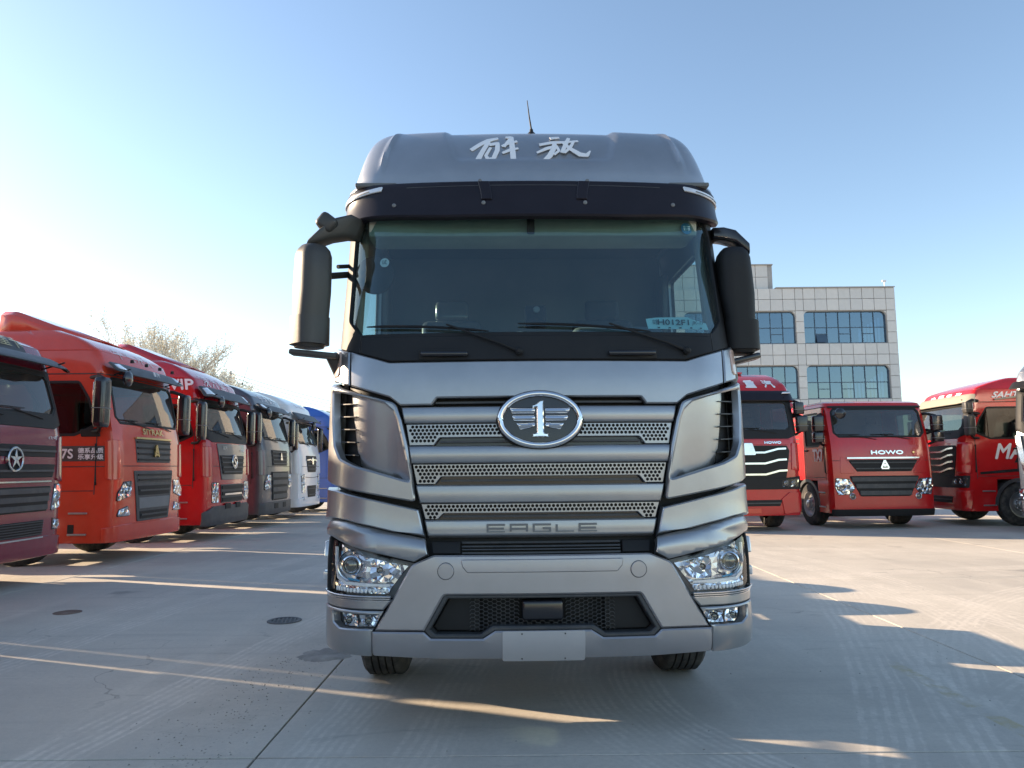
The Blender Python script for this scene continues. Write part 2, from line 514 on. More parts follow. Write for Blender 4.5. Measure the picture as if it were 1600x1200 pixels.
def text(name, parent, sk, body, s, z, w, h, mat, off=.012, shear=0., bold=0.):
    V, F_ = text2d(body)
    V3, FF = [], []
    for (dx, dy) in (((0, 0),) if not bold else ((0, 0), (bold, 0), (-bold, 0), (0, bold), (0, -bold))):
        i0 = len(V3); dz = .0006 * (i0 > 0) * len(FF) / max(1, len(F_))
        for (a, b) in V: V3.append(sk.at(s + a * w + b * h * shear + dx, z + b * h + dy, off + dz))
        FF += [tuple(i + i0 for i in f) for f in F_]
    return mesh_obj(name, V3, FF, mat, parent, smooth=False)

# ---------------------------------------------------------------- ground
def concrete(name, tone=1.0):
    m, t, b = _new(name)
    N, L = t.nodes.new, t.links.new
    geo = N('ShaderNodeNewGeometry'); P = geo.outputs['Position']
    def noise(scale, detail=6, rough=.6, vec=None, dist=0.):
        n = N('ShaderNodeTexNoise'); n.inputs['Scale'].default_value = scale; n.inputs['Detail'].default_value = detail
        n.inputs['Roughness'].default_value = rough; n.inputs['Distortion'].default_value = dist
        L(vec or P, n.inputs['Vector']); return n.outputs['Fac']
    def mrange(v, a, b_, c, d):
        r = N('ShaderNodeMapRange'); r.interpolation_type = 'SMOOTHSTEP'
        for i, q in enumerate((a, b_, c, d)): r.inputs[i + 1].default_value = q
        L(v, r.inputs[0]); return r.outputs[0]
    def math_(op, a, b_=None, c=None):
        q = N('ShaderNodeMath'); q.operation = op
        for i, v in enumerate((a, b_, c)):
            if v is None: continue
            if isinstance(v, (int, float)): q.inputs[i].default_value = v
            else: L(v, q.inputs[i])
        return q.outputs[0]
    def mix(f, a, b_):
        q = N('ShaderNodeMix'); q.data_type = 'RGBA'
        for i, v in ((0, f), (6, a), (7, b_)):
            if isinstance(v, (int, float)): q.inputs[i].default_value = v
            elif isinstance(v, tuple): q.inputs[i].default_value = (*v, 1)
            else: L(v, q.inputs[i])
        return q.outputs[2]
    def scaled(sx, sy, rz=0.):
        q = N('ShaderNodeMapping'); q.inputs['Scale'].default_value = (sx, sy, 1); q.inputs['Rotation'].default_value = (0, 0, R(rz)); L(P, q.inputs['Vector']); return q.outputs[0]
    big = noise(.35, 5, .6); mid = noise(1.6, 8, .65, dist=.6); fine = noise(30, 6, .7); grit = noise(220, 2, .5)
    sweep = noise(1., 5, .6, scaled(3.5, .35, -14.))
    sweep2 = noise(1., 5, .6, scaled(.5, 6., 9.))
    col = mix(mrange(big, .3, .7, 0, 1), (.315 * tone, .288 * tone, .25 * tone), (.44 * tone, .40 * tone, .34 * tone))
    col = mix(mrange(mid, .35, .75, 0, .55), col, (.46 * tone, .42 * tone, .36 * tone))
    col = mix(mrange(sweep, .48, .75, 0, .5), col, (.49 * tone, .45 * tone, .385 * tone))
    col = mix(mrange(sweep2, .50, .78, 0, .35), col, (.22 * tone, .205 * tone, .185 * tone))
    # dusty tyre tracks: arcs through three points of the yard
    sep = N('ShaderNodeSeparateXYZ'); L(P, sep.inputs[0])
    wob = math_('MULTIPLY', math_('SUBTRACT', noise(.8, 2), .5), .10)
    wob2 = math_('MULTIPLY', math_('SUBTRACT', noise(6., 3), .5), .035)
    scuff = mrange(noise(9., 5, .7), .34, .58, .30, 1.)
    def arc(p1, p2, p3, w, lines, strength, light=True):
        nonlocal col
        (ax, ay), (bx, by), (cx, cy) = p1, p2, p3
        d = 2 * (ax * (by - cy) + bx * (cy - ay) + cx * (ay - by))
        ux = ((ax**2 + ay**2) * (by - cy) + (bx**2 + by**2) * (cy - ay) + (cx**2 + cy**2) * (ay - by)) / d
        uy = ((ax**2 + ay**2) * (cx - bx) + (bx**2 + by**2) * (ax - cx) + (cx**2 + cy**2) * (bx - ax)) / d
        rr = math.hypot(ax - ux, ay - uy)
        dx = math_('SUBTRACT', sep.outputs[0], ux); dy = math_('SUBTRACT', sep.outputs[1], uy)
        dist = math_('SQRT', math_('ADD', math_('MULTIPLY', dx, dx), math_('MULTIPLY', dy, dy)))
        q = math_('ADD', math_('ADD', math_('SUBTRACT', dist, rr), wob), wob2)
        band = mrange(math_('ABSOLUTE', q), w * .5, w * .5 + .03, 1, 0)
        rib = mrange(math_('SINE', math_('MULTIPLY', q, 2 * math.pi * lines / w)), -.5, .6, .22, 1)
        # only near the stretch that was driven
        mx_, my_ = (ax + cx) / 2, (ay + cy) / 2; hl = math.hypot(ax - cx, ay - cy) * .5
        ex = math_('SUBTRACT', sep.outputs[0], mx_); ey = math_('SUBTRACT', sep.outputs[1], my_)
        near = mrange(math_('SQRT', math_('ADD', math_('MULTIPLY', ex, ex), math_('MULTIPLY', ey, ey))), hl * 1.0, hl * 1.7 + .6, 1, 0)
        brk = mrange(noise(2.3, 5, .65), .34, .62, .1, 1)
        f = math_('MULTIPLY', math_('MULTIPLY', math_('MULTIPLY', band, rib), math_('MULTIPLY', math_('MULTIPLY', near, scuff), brk)), strength)
        col = mix(f, col, (.66, .60, .52) if light else (.11 * tone, .11 * tone, .11 * tone))
    for a in TRACKS: arc(*a)
    # pitted, worn strip beside the joint and scattered pits
    vor = N('ShaderNodeTexVoronoi'); vor.inputs['Scale'].default_value = 26; L(P, vor.inputs['Vector'])
    pit = mrange(vor.outputs['Distance'], .10, .22, 1, 0)
    strip = mrange(math_('ABSOLUTE', math_('ADD', math_('SUBTRACT', sep.outputs[0], -1.78), math_('MULTIPLY', math_('SUBTRACT', mid, .5), 1.0))), .12, .5, 1, .0)
    yfade = mrange(sep.outputs[1], 6.4, 8.0, 1, 0)
    pitm = math_('MULTIPLY', math_('MULTIPLY', pit, strip), math_('MULTIPLY', yfade, mrange(noise(3.2, 4), .42, .6, 0, 1)))
    col = mix(math_('MULTIPLY', pitm, .75), col, (.07, .068, .065))
    brown = math_('MULTIPLY', math_('MULTIPLY', strip, yfade), mrange(noise(1.3, 5), .5, .7, 0, .4))
    col = mix(brown, col, (.20 * tone, .18 * tone, .15 * tone))
    # hairline cracks
    wv = N('ShaderNodeVectorMath'); wv.operation = 'ADD'; wn = N('ShaderNodeTexNoise'); wn.inputs['Scale'].default_value = 1.1; wn.inputs['Detail'].default_value = 5; L(P, wn.inputs['Vector'])
    L(P, wv.inputs[0]); L(wn.outputs['Color'], wv.inputs[1])
    ck = N('ShaderNodeTexVoronoi'); ck.feature = 'DISTANCE_TO_EDGE'; ck.inputs['Scale'].default_value = .33; L(wv.outputs[0], ck.inputs['Vector'])
    crack = math_('MULTIPLY', mrange(ck.outputs['Distance'], .0012, .0035, 1, 0), mrange(noise(.45, 3), .53, .62, 0, .5))
    col = mix(crack, col, (.08, .075, .07))
    # dark rubber scuffs and blotches
    bl = mrange(noise(1., 6, .7, scaled(1.2, 3.2, 20.), .8), .60, .74, 0, .45)
    col = mix(bl, col, (.16, .15, .138))
    # oil stains
    st = mrange(noise(.9, 3, .5, dist=.4), .66, .74, 0, .55)
    col = mix(st, col, (.11, .11, .108))
    # faded yellow lane paint
    yl = mrange(math_('ABSOLUTE', math_('SUBTRACT', sep.outputs[0], 2.89)), .05, .07, 1, 0)
    yl = math_('MULTIPLY', yl, math_('MULTIPLY', mrange(sep.outputs[1], 5.6, 6.0, 1, 0), mrange(noise(5, 6, .7), .42, .62, 0, .8)))
    col = mix(yl, col, (.42, .34, .16))
    col = mix(mrange(fine, .35, .7, 0, .35), col, (.27 * tone, .25 * tone, .22 * tone))
    col = mix(mrange(grit, .3, .7, 0, .22), col, (.56 * tone, .52 * tone, .45 * tone))
    L(col, b.inputs['Base Color'])
    L(mrange(mid, .3, .7, .72, .92), b.inputs['Roughness'])
    b.inputs['Specular IOR Level'].default_value = .35
    h = math_('ADD', math_('MULTIPLY', fine, .35), math_('ADD', math_('MULTIPLY', grit, .18), math_('ADD', math_('MULTIPLY', mid, .4), math_('MULTIPLY', pitm, -1.2))))
    bp = N('ShaderNodeBump'); bp.inputs['Strength'].default_value = .35; bp.inputs['Distance'].default_value = .012
    L(h, bp.inputs['Height']); L(bp.outputs[0], b.inputs['Normal'])
    return m
TRACKS = [((4.08, 12.68), (4.48, 10.01), (4.03, 6.34), .30, 4, 0.96), ((4.5, 13.0), (4.95, 10.2), (4.6, 6.4), .26, 3, 0.88),
          ((3.7, 9.05), (2.9, 6.38), (1.95, 3.97), .30, 4, 0.88), ((3.98, 8.6), (3.36, 6.6), (2.41, 3.96), .24, 3, 0.88),
          ((-4.45, 6.66), (-4.23, 9.03), (-3.6, 13.09), .30, 4, 1.00), ((-3.99, 6.22), (-3.72, 8.4), (-3.04, 11.8), .28, 4, 1.00),
          ((-1.1, 3.0), (-1.02, 4.57), (-.8, 6.4), .34, 6, 0.79), ((.86, 5.51), (.97, 4.57), (1.22, 3.95), .34, 6, 1.00),
          ((.45, 5.51), (.56, 4.57), (.81, 3.95), .34, 6, 0.88), ((3.27, 5.77), (4.32, 7.36), (6.02, 8.92), .4, 5, 0.79),
          ((-2.6, 3.5), (-2.2, 6.0), (-1.2, 12.0), .34, 5, 0.88), ((-.55, 3.2), (-.48, 4.4), (-.3, 6.2), .3, 5, 0.70),
          ((6.2, 5.0), (6.9, 8.0), (9.6, 11.5), .35, 5, 1.00), ((3.0, 9.6), (5.4, 10.6), (9.5, 11.0), .35, 4, .8), ((4.9, 6.2), (4.4, 8.4), (3.2, 12.2), .32, 4, .8), ((5.3, 6.0), (4.85, 8.4), (3.7, 12.4), .26, 3, .7), ((4.0, 5.6), (5.6, 6.6), (8.6, 7.4), .35, 4, .7),
          ((2.2, 14.5), (7.0, 13.2), (14., 12.6), .4, 5, 0.88)]
concrete('concrete', 1.27)
plain('joint_sand', (.075, .072, .068), .95, var=.3)
g = 900.
ground = mesh_obj('yard_ground', [(-g, -g, -.03), (g, -g, -.03), (g, g, -.03), (-g, g, -.03)], [(0, 1, 2, 3)], 'concrete', smooth=False)
tag(ground, 'wide grey concrete truck yard with tyre tracks', None, kind='structure')
bed = mesh_obj('joint_bed', [(-31.4, -25.9, -.026), (33.6, -25.9, -.026), (33.6, 46.1, -.026), (-31.4, 46.1, -.026)], [(0, 1, 2, 3)], 'joint_sand', ground, smooth=False)
bm = bmesh.new(); add_box(bm, (0, 0, -.0155), (4.988, 5.988, .031), None, .004, 1)
slab0 = bm_obj('concrete_slab', bm, 'concrete', ground)
rs = random.Random(5)
for i in range(13):
    for j in range(12):
        o = slab0 if (i, j) == (0, 0) else slab0.copy()
        if o is not slab0: COL.objects.link(o); o.parent = ground
        o.location = (-31.38 + 2.5 + i * 5.0, -25.9 + 3. + j * 6.0, rs.uniform(-.0025, .0005))
# yard ironwork
mh = empty('drain_cover', (-2.32, 7.65, 0), R(12), 'round iron drain grate in the concrete left of the silver truck', 'drain')
lathe('frame_ring', [(.17, .0), (.17, .006), (.155, .012), (.13, .008), (.13, 0.)], 'iron', mh, 'Z', n=40)
lathe('pit', [(.128, .001), (.128, .003), (.01, .003)], 'black', mh, 'Z', n=32)
for k in range(6):
    x = -.10 + k * .04; hl = math.sqrt(.128**2 - x * x) - .003
    box('grate_bar', (x, 0, .0045), (.016, hl * 2, .007), 'iron', mh, bev=.002)
rc = lathe('rusty_cap', [(.14, 0.), (.14, .003), (.12, .007), (.05, .009), (.001, .009)], 'rust', None, 'Z', (0, 0, 0), n=28)
rc.location = (-4.84, 8.2, 0); tag(rc, 'small rusty brown cap set in the concrete near the red trucks', 'cap')
def rough_patch(name, c, a, b_, seed, label):
    rr = random.Random(seed); V = [(0, 0, .008)]; n = 30
    for ring in (.5, .85, 1.):
        for k in range(n):
            t = 2 * math.pi * k / n; q = ring * (1 + rr.uniform(-.13, .13))
            V.append((a * q * math.cos(t), b_ * q * math.sin(t), (.010 + rr.uniform(-.004, .006)) if ring < 1 else -.003))
    F_ = [(0, 1 + k, 1 + (k + 1) % n) for k in range(n)]
    for q in range(2):
        for k in range(n): F_.append((1 + q * n + k, 1 + (q + 1) * n + k, 1 + (q + 1) * n + (k + 1) % n, 1 + q * n + (k + 1) % n))
    o = mesh_obj(name, V, F_, 'patch', None); o.location = c
    return tag(o, label, 'patch')
rough_patch('gravel_patch', (-1.55, 6.25, 0), .22, .20, 4, 'rough grey gravel repair beside the joint, left of the front tyre')
def pebbles():
    rr = random.Random(11); V, F_ = [], []
    for i in range(420):
        if i < 300: x = rr.gauss(-1.75, .22); y = rr.uniform(3.2, 6.2)
        else: x = rr.uniform(-5, 5); y = rr.uniform(3.2, 11)
        r = rr.uniform(.003, .009); i0 = len(V)
        for (a, b_, c) in ((1, 0, 0), (-.5, .9, 0), (-.5, -.9, 0), (0, 0, .8)): V.append((x + a * r, y + b_ * r, c * r))
        F_ += [(i0, i0 + 1, i0 + 3), (i0 + 1, i0 + 2, i0 + 3), (i0 + 2, i0, i0 + 3)]
    tag(mesh_obj('loose_grit', V, F_, 'patch', None, smooth=False), 'loose dark grit scattered over the concrete', 'grit', kind='stuff')
pebbles()

# ---------------------------------------------------------------- shared truck pieces
def wheel(parent, x, y, r=.52, w=.30, detail=True, dual=False, n=40, side=1, rim_mat='steel'):
    """x: outer face of the tyre; side: +1 outer face towards +x"""
    s = side
    grooves = []
    m = 5 if detail else 3
    prof = [(r * .60, 0), (r * .66, -.004), (r * .86, .012), (r * .95, -.006), (r * .985, -.025)]
    a0, a1 = -.03, -w + .03
    for k in range(m):
        p0 = a0 + (a1 - a0) * k / m; p1 = a0 + (a1 - a0) * (k + 1) / m; gw = .012
        prof += [(r, p0 - (.002 if k == 0 else gw / 2)), (r, p1 + gw / 2)]
        if k < m - 1: prof += [(r - .022, p1 + gw / 2 - .002), (r - .022, p1 - gw / 2 + .002)]
    prof += [(r * .985, -w + .025), (r * .95, -w + .006), (r * .86, -w - .012), (r * .66, -w), (r * .60, -w)]
    prof = [(q, a * s) for q, a in prof]
    rim = lathe('wheel', [(q, a * s) for q, a in [(r * .60, -.0), (r * .61, .004), (r * .575, .002), (r * .56, -.05), (r * .50, -.09), (r * .36, -.075), (r * .30, -.03), (r * .22, -.025), (r * .21, .03), (r * .16, .05), (.001, .052)]], rim_mat, parent, 'X', (x, y, r), n=n, closed_ends=False)
    lathe('tyre', prof, 'rubber', rim, 'X', (x, y, r), n=n, closed_ends=False)
    if detail:
        bm = bmesh.new()
        for k in range(10):
            t = 2 * math.pi * k / 10
            add_box(bm, (x - .02 * s, y + math.cos(t) * r * .29, r + math.sin(t) * r * .29), (.04, .03, .03), None, .006, 1)
        tag(bm_obj('wheel_nut', bm, 'chrome_soft', rim), kind='stuff')
    return rim
def chassis(parent, back_y=6.3, axle=1.4, rear=(4.6, 5.9), rim_mat='steel', detail=True, tank=True, w=1.22):
    bm = bmesh.new()
    for s in (-1, 1): add_box(bm, (s * .42, .5 + back_y / 2, .86), (.08, back_y - .4, .26), None, .006, 1)
    for yy in (1.0, 2.6, 3.6, back_y): add_box(bm, (0, yy, .86), (.8, .1, .2))
    add_box(bm, (0, axle, .52), (1.9, .14, .14)); add_box(bm, (0, 1.2, .62), (.9, .8, .32))
    bm_obj('chassis_frame', bm, 'chassis', parent)
    for s in (-1, 1):
        wheel(parent, s * w, axle, side=s, rim_mat=rim_mat, detail=detail)
        for yy in rear:
            wheel(parent, s * w, yy, w=.6, side=s, rim_mat=rim_mat, detail=False, n=24)
    if tank:
        for s in (-1, 1):
            rings = [[(s * x_, y_, z_) for (x_, z_) in rrect(.92, .75, .27, .30, .09)] for y_ in (2.45, 2.46, 3.6, 3.61)]
            loft('fuel_tank' if s > 0 else 'tool_box', rings, 'chrome_soft' if s > 0 else 'dark_grey', parent)
    lathe('fifth_wheel', [(.45, 0), (.45, .05), (.1, .06), (.001, .06)], 'chassis', parent, 'Z', (0, 5.2, 1.0), n=24)
def seat(parent, x, y, z, mat='seat_cloth'):
    bm = bmesh.new()
    add_box(bm, (x, y, z), (.50, .48, .14), None, .05, 3)
    b = bm_obj('seat', bm, mat, parent)
    box('backrest', (x, y + .25, z + .38), (.50, .14, .72), mat, b, rxyz(x=-10), .06, 3)
    box('headrest', (x, y + .33, z + .82), (.28, .1, .18), mat, b, rxyz(x=-10), .04, 3)
    return b
def wheel_rim(parent, c, r=.21, tilt=-55, mat='black'):
    rot = rxyz(x=tilt)
    P = [Vector(c) + rot @ Vector((r * math.cos(2 * math.pi * k / 24), r * math.sin(2 * math.pi * k / 24), 0)) for k in range(24)]
    o = tube('steering_wheel', P, .015, mat, parent, 8, True)
    V = [Vector(c) + rot @ Vector((0, 0, 0)), Vector(c) + rot @ Vector((0, 0, -.45))]
    tube('steering_column', V, .03, mat, o, 8)
    for a in (0, 120, 240): tube('spoke', [V[0], Vector(c) + rot @ Vector((r * math.cos(R(a - 90)), r * math.sin(R(a - 90)), 0))], .014, mat, o, 6)
def rear_wall(name, parent, sk, z0, z1, mat, y=None, inset_=.0, n=14):
    y = sk.back if y is None else y
    L_, R_ = [], []
    V, F_ = [], []
    for i in range(n + 1):
        z = z0 + (z1 - z0) * i / n; W = sk.W(z) - inset_
        V += [(-W, y, z), (W, y, z)]
    for i in range(n): F_.append((2 * i, 2 * i + 2, 2 * i + 3, 2 * i + 1))
    o = mesh_obj(name, V, F_, mat, parent, smooth=False)
    return o
def top_cap(name, parent, sk, z, mat, drop=0.0):
    S = [sk.Sb * (-1 + 2 * k / 60) for k in range(61)]
    ring = [sk.pt(s, z) for s in S]
    V = [(0, (ring[30][1] + sk.back) / 2, z + drop)] + ring
    F_ = [(0, i, i + 1) for i in range(1, 61)] + [(0, 61, 1)]
    return mesh_obj(name, V, F_, mat, parent, angle=60)
def facets(name, parent, sk, poly, off=-.01, step=.03, jit=.010, mat='chrome'):
    return panel(name, parent, sk, poly, mat, off, .03, 0., step, smooth=False, jit=jit)
def lens(parent, sk, s, z, r, off=0., ring='chrome', glassm='lamp_glass'):
    """projector lamp: bezel ring with a bulging lens, facing forwards"""
    x, y, zz = sk.at(s, z, off)
    b = lathe('projector_ring', [(r * 1.45, .012), (r * 1.5, -.004), (r * 1.3, -.010), (r * 1.12, .0), (r * 1.05, .02)], ring, parent, 'Y', (x, y, zz), n=28, closed_ends=False)
    prof = [(r * math.cos(t), -r * .55 * math.sin(t)) for t in [k * math.pi / 2 / 8 for k in range(9)]]
    prof[-1] = (.0005, prof[-1][1])
    lathe('lens', prof, 'lens_bulb', b, 'Y', (x, y + .004, zz), n=28, closed_ends=False)
    return b
plain('lens_bulb', (.16, .155, .13), .06, .55, coat=1., var=.3)

# ---------------------------------------------------------------- the silver truck
def hero():
    T = empty('tractor_truck', (.165, 4.32, 0), R(1.2), 'silver high-roof tractor truck facing the camera in the middle of the yard', 'truck')
    K = Skin([(.42, .05), (.55, 0), (.95, 0), (1.05, .02), (1.15, .06), (1.5, .06), (2.0, .09), (2.2, .13), (2.35, .17), (3.15, .40), (3.4, .45), (3.5, .47), (3.7, .565), (3.85, .69), (3.93, .81), (3.97, .95)],
             [(.4, 1.285), (2.1, 1.28), (2.4, 1.275), (3.1, 1.27), (3.4, 1.265), (3.44, 1.225), (3.52, 1.20), (3.7, 1.165), (3.85, 1.13), (3.93, 1.085), (3.97, 1.02)], tight=[(.4, 1.), (3.25, 1.), (3.5, .62), (4.1, .55)])
    Sb = K.Sb
    def both(name, poly, *a, **k):
        out = []
        for m in (1, -1):
            kk = dict(k)
            if 'holes' in kk and m < 0: kk['holes'] = [mir(h) for h in kk['holes']]
            if m < 0 and callable(kk.get('off')):
                f = kk['off']; kk['off'] = lambda s, z, f=f: f(-s, z)
            out.append(panel(name, T, K, poly if m > 0 else mir(poly), *a, **kk))
        return out
    # dark body core behind the panels
    panel('front_core', T, K, [(-1.42, .50), (1.42, .50), (1.42, 2.30), (-1.42, 2.30)], 'black', -.075, .02, 0, .1,
          holes=[[(-.6, .57), (.6, .57), (.52, .78), (-.52, .78)]])
    # ---- bumper
    up = fillet([(-.948, .597), (-.668, .597), (-.556, .797), (.556, .797), (.668, .597), (.948, .597), (.738, .968), (.615, 1.016), (-.615, 1.016), (-.738, .968)], [.0, .01, .03, .03, .01, 0, .08, .07, .07, .08])
    panel('bumper', T, K, up, 'silver_bumper', .022, .06, .010, .05)
    lo = fillet([(-.962, .592), (-.962, .462), (-.60, .446), (.60, .446), (.962, .462), (.962, .592), (.668, .592), (.628, .556), (.335, .556), (.268, .599), (-.268, .599), (-.335, .556), (-.628, .556), (-.668, .592)],
                [0, .02, 0, 0, .02, 0, .01, .01, .01, .01, .01, .01, .01, .01])
    panel('bumper_lip', T, K, lo, 'silver_bumper', .028, .06, .008, .05)
    panel('number_plate_holder', T, K, fillet([(-.229, .440), (.231, .440), (.231, .600), (-.229, .600)], .012), 'plate_grey', .036, .010, .002, .06)
    for (s, z) in ((-.12, .585), (.12, .585), (-.12, .458), (.12, .458)):
        x, y, zz = K.at(s, z, .037)
        lathe('plate_screw', [(.0045, 0), (.0045, -.002), (.0005, -.003)], 'chassis', T, 'Y', (x, y, zz), n=10, closed_ends=False)
    panel('bumper_strip', T, K, fillet([(-.425, .922), (.425, .922), (.452, .955), (.462, .992), (-.462, .992), (-.452, .955)], .012), 'silver_bumper', .028, .012, .005, .05)
    for s in (-1, 1):
        panel('tow_cover_gap', T, K, ellipse(s * .545, .930, .0475, .0475, 32), 'dark_grey', .0235, .004, 0, .05)
        panel('tow_cover', T, K, ellipse(s * .545, .930, .045, .045, 32), 'silver_bumper', .026, .008, .003, .03)
    # intake: dark frame, deep liner, honeycomb, radar
    io = [(-.668, .597), (-.628, .556), (-.335, .556), (-.268, .599), (.268, .599), (.335, .556), (.628, .556), (.668, .597), (.556, .797), (-.556, .797)]
    ii = [(-.635, .603), (-.605, .578), (-.350, .578), (-.285, .622), (.285, .622), (.350, .578), (.605, .578), (.635, .603), (.535, .777), (-.535, .777)]
    panel('intake_frame', T, K, io, 'dark_grey', lambda s, z: .012 - .0 * s, .12, .006, .05, holes=[ii])
    box('intake_liner', (0, .20, .68), (1.28, .02, .26), 'black', T)
    for s in (-1, 1): panel('intake_blank', T, K, [(s * .36, .585), (s * .60, .585), (s * .625, .61), (s * .53, .775), (s * .36, .775)], 'black', -.055, .02, .006, .06)
    strokes = []
    r_ = .0135; dx_ = r_ * 1.5 * 1.5; 
    for i in range(-16, 17):
        for j in range(0, 9):
            cx = i * r_ * 1.85; cz = .585 + j * r_ * 1.62 + (r_ * .81 if i % 2 else 0)
            if cz > .785 or abs(cx) < .14 and cz > .64: continue
            pts = [(cx + r_ * 1.2 * math.cos(R(60 * k)), cz + r_ * .95 * math.sin(R(60 * k))) for k in range(4)]
            strokes.append([(p[0], p[1], .0016) for p in pts])
    for sg in (-.22, .22):
        pass
    ribbon('honeycomb_mesh', T, K, strokes, 'dark_grey', -.045, .010)
    box('radar_box', (0.0, .055, .705), (.24, .10, .115), 'black_gloss', T, None, .02, 3)
    # ---- lower corners with fog lamps
    fog = [(1.238, .694), (.908, .685), (.945, .606), (1.167, .603), (1.225, .630)]
    lowc = [(.968, .456), (1.20, .462), (1.38, .470), (1.62, .50), (1.62, .70), (1.38, .712), (.898, .706), (.963, .592)]
    both('corner_bumper', fillet(lowc, [.0, 0, .0, .02, .02, 0, 0, 0]), 'silver', off=.024, thick=.05, bev=.007, step=.045, holes=[fillet(fog, .018)])
    for m in (1, -1):
        q = lambda p: p if m > 0 else mir(p)
        h = panel('fog_lamp', T, K, q(fog), 'dark_grey', -.035, .01, 0, .05)
        facets('reflector', h, K, q([(1.19, .682), (1.065, .679), (1.06, .612), (1.16, .612)]), -.020, .018, .009)
        facets('reflector', h, K, q([(1.05, .678), (.925, .676), (.955, .613), (1.05, .613)]), -.020, .018, .009)
        for s_ in (.99, 1.12):
            lens(h, K, m * s_, .648, .016, -.006)
        panel('fog_cover', h, K, q(fillet(fog, .018)), 'lamp_glass', .014, .004, 0, .05, walls=False)
    both('corner_band', fillet([(.852, .765), (.900, .712), (1.38, .716), (1.62, .71), (1.62, .80), (1.40, .790), (1.21, .772)], [0, 0, 0, .02, .02, 0, 0]), 'silver', off=.020, thick=.05, bev=.008, step=.045)
    # ---- headlamps
    hl = [(1.285, 1.093), (1.02, 1.034), (.740, .963), (.860, .780), (1.03, .776), (1.205, .790), (1.30, .830)]
    for m in (1, -1):
        q = lambda p: p if m > 0 else mir(p)
        h = panel('headlamp', T, K, q(inset(ccw(hl), -.012)), 'grey_plastic', -.055, .01, 0, .05)
        facets('reflector_tray', h, K, q([(1.27, 1.075), (.77, .955), (.87, .825), (1.20, .838), (1.285, .86)]), -.035, .034, .006, 'silver_bright')
        # bowl and projector
        x, y, z = K.at(m * 1.105, .958, -.012)
        lathe('bowl', [(.088, -.004), (.080, .006), (.058, .035), (.046, .045)], 'chrome', h, 'Y', (x, y, z), n=28, closed_ends=False)
        lens(h, K, m * 1.105, .958, .038, .0)
        facets('main_reflector', h, K, q(fillet([(.985, 1.005), (.80, .957), (.872, .868), (.985, .862)], .03)), -.012, .022, .014)
        lens(h, K, m * .925, .935, .015, -.0)
        # bright trims: the U shaped light guide and the led row
        tr = [(1.255, 1.055, .010), (1.245, .96, .009), (1.215, .885, .010), (1.15, .856, .009), (1.0, .850, .008), (.865, .848, .006)]
        ribbon('light_guide', h, K, [[(m * a, b, w) for a, b, w in (tr if m < 0 else tr[::-1])]], 'led', .004, .012)
        tr2 = [(1.19, 1.035, .004), (1.185, .93, .004), (1.16, .885, .004), (1.05, .872, .004)]
        ribbon('inner_trim', h, K, [[(m * a, b, w) for a, b, w in (tr2 if m < 0 else tr2[::-1])]], 'sticker_blue', .0, .008)
        for k in range(15):
            s_ = .885 + k * .0245; zz = .815 + (.004 if s_ > 1.15 else 0)
            x, y, z = K.at(m * s_, zz, -.004)
            box('led', (x, y, z), (.017, .014, .026), 'led', h, None, .005, 1)
        facets('led_strip', h, K, q([(.862, .832), (.878, .798), (1.20, .806), (1.275, .835), (1.27, .865), (1.20, .838)]), -.012, .016, .005, 'chrome')
        panel('lamp_cover', h, K, q(fillet(hl, [.02, 0, .01, .02, 0, .03, .04])), 'lamp_glass', .010, .004, 0, .05, walls=False)
        for k in range(3):
            z0 = .752 + k * .0125
            panel('lamp_stripe', T, K, q([(.865 - k * .004, z0 + .006), (1.2, z0 + .010), (1.36, z0 + .018), (1.36, z0 + .026), (1.2, z0 + .018), (.862 - k * .004, z0 + .014)]), 'chrome_soft', .022 + .006 * k, .02, .002, .06)
        # small side flasher post beside the lamp
        for (za, zb) in ((.98, 1.075), (.845, .90)):
            panel('side_flasher', T, K, q(fillet([(1.395, za), (1.47, za), (1.47, zb), (1.395, zb)], .01)), 'lamp_white', .045, .05, .006, .05)
        panel('side_post', T, K, q([(1.33, .80), (1.52, .80), (1.52, 1.11), (1.33, 1.10)]), 'black', .022, .05, .006, .05)
    # ---- panel above the headlamp, with its folded ridge
    def ridge_z(s):
        s = abs(s)
        if s < 1.12: return 1.108 + (s - .657) * (.109 / .463)
        return 1.217 + .012 * math.sin(min(1, (s - 1.12) / .3) * math.pi) - max(0, s - 1.2) * .10
    rz = [(.668, 1.1106), (.78, 1.137), (.90, 1.165), (1.02, 1.193), (1.12, 1.217), (1.22, 1.228), (1.32, 1.222), (1.42, 1.205), (1.62, 1.18)]
    both('upper_side_panel', rz + [(1.62, 1.40), (1.42, 1.405), (1.22, 1.392), (.708, 1.276), (.700, 1.25)], 'silver', off=lambda s, z: .044 + .010 * math.exp(-(z - ridge_z(s)) / .05) if z > ridge_z(s) else .054, thick=.07, bev=.007, step=.045)
    def lp_off(s, z):
        d = max(0., ridge_z(s) - z - .006); a_ = abs(s)
        e = max(0., min(1., (d - .045) / .13)); e = e * e * (3 - 2 * e)
        return .022 + .022 * math.sin(min(1., d / .055) * math.pi / 2) - .030 * e
    lo_ = [(a_, z_ - .008) for a_, z_ in rz[::-1]] + [(.650, 1.018), (.728, .982), (1.02, 1.045), (1.285, 1.108), (1.42, 1.112), (1.62, 1.10)]
    both('lower_side_panel', lo_, 'silver', off=lp_off, thick=.06, bev=.005, step=.016)
    # ---- air deflectors with louvres
    de = [(.850, 1.905), (.812, 1.80), (.772, 1.64), (.722, 1.322), (.95, 1.362), (1.18, 1.408), (1.42, 1.455), (1.66, 1.52), (1.68, 2.08), (1.46, 2.07), (1.27, 2.028), (1.02, 1.955)]
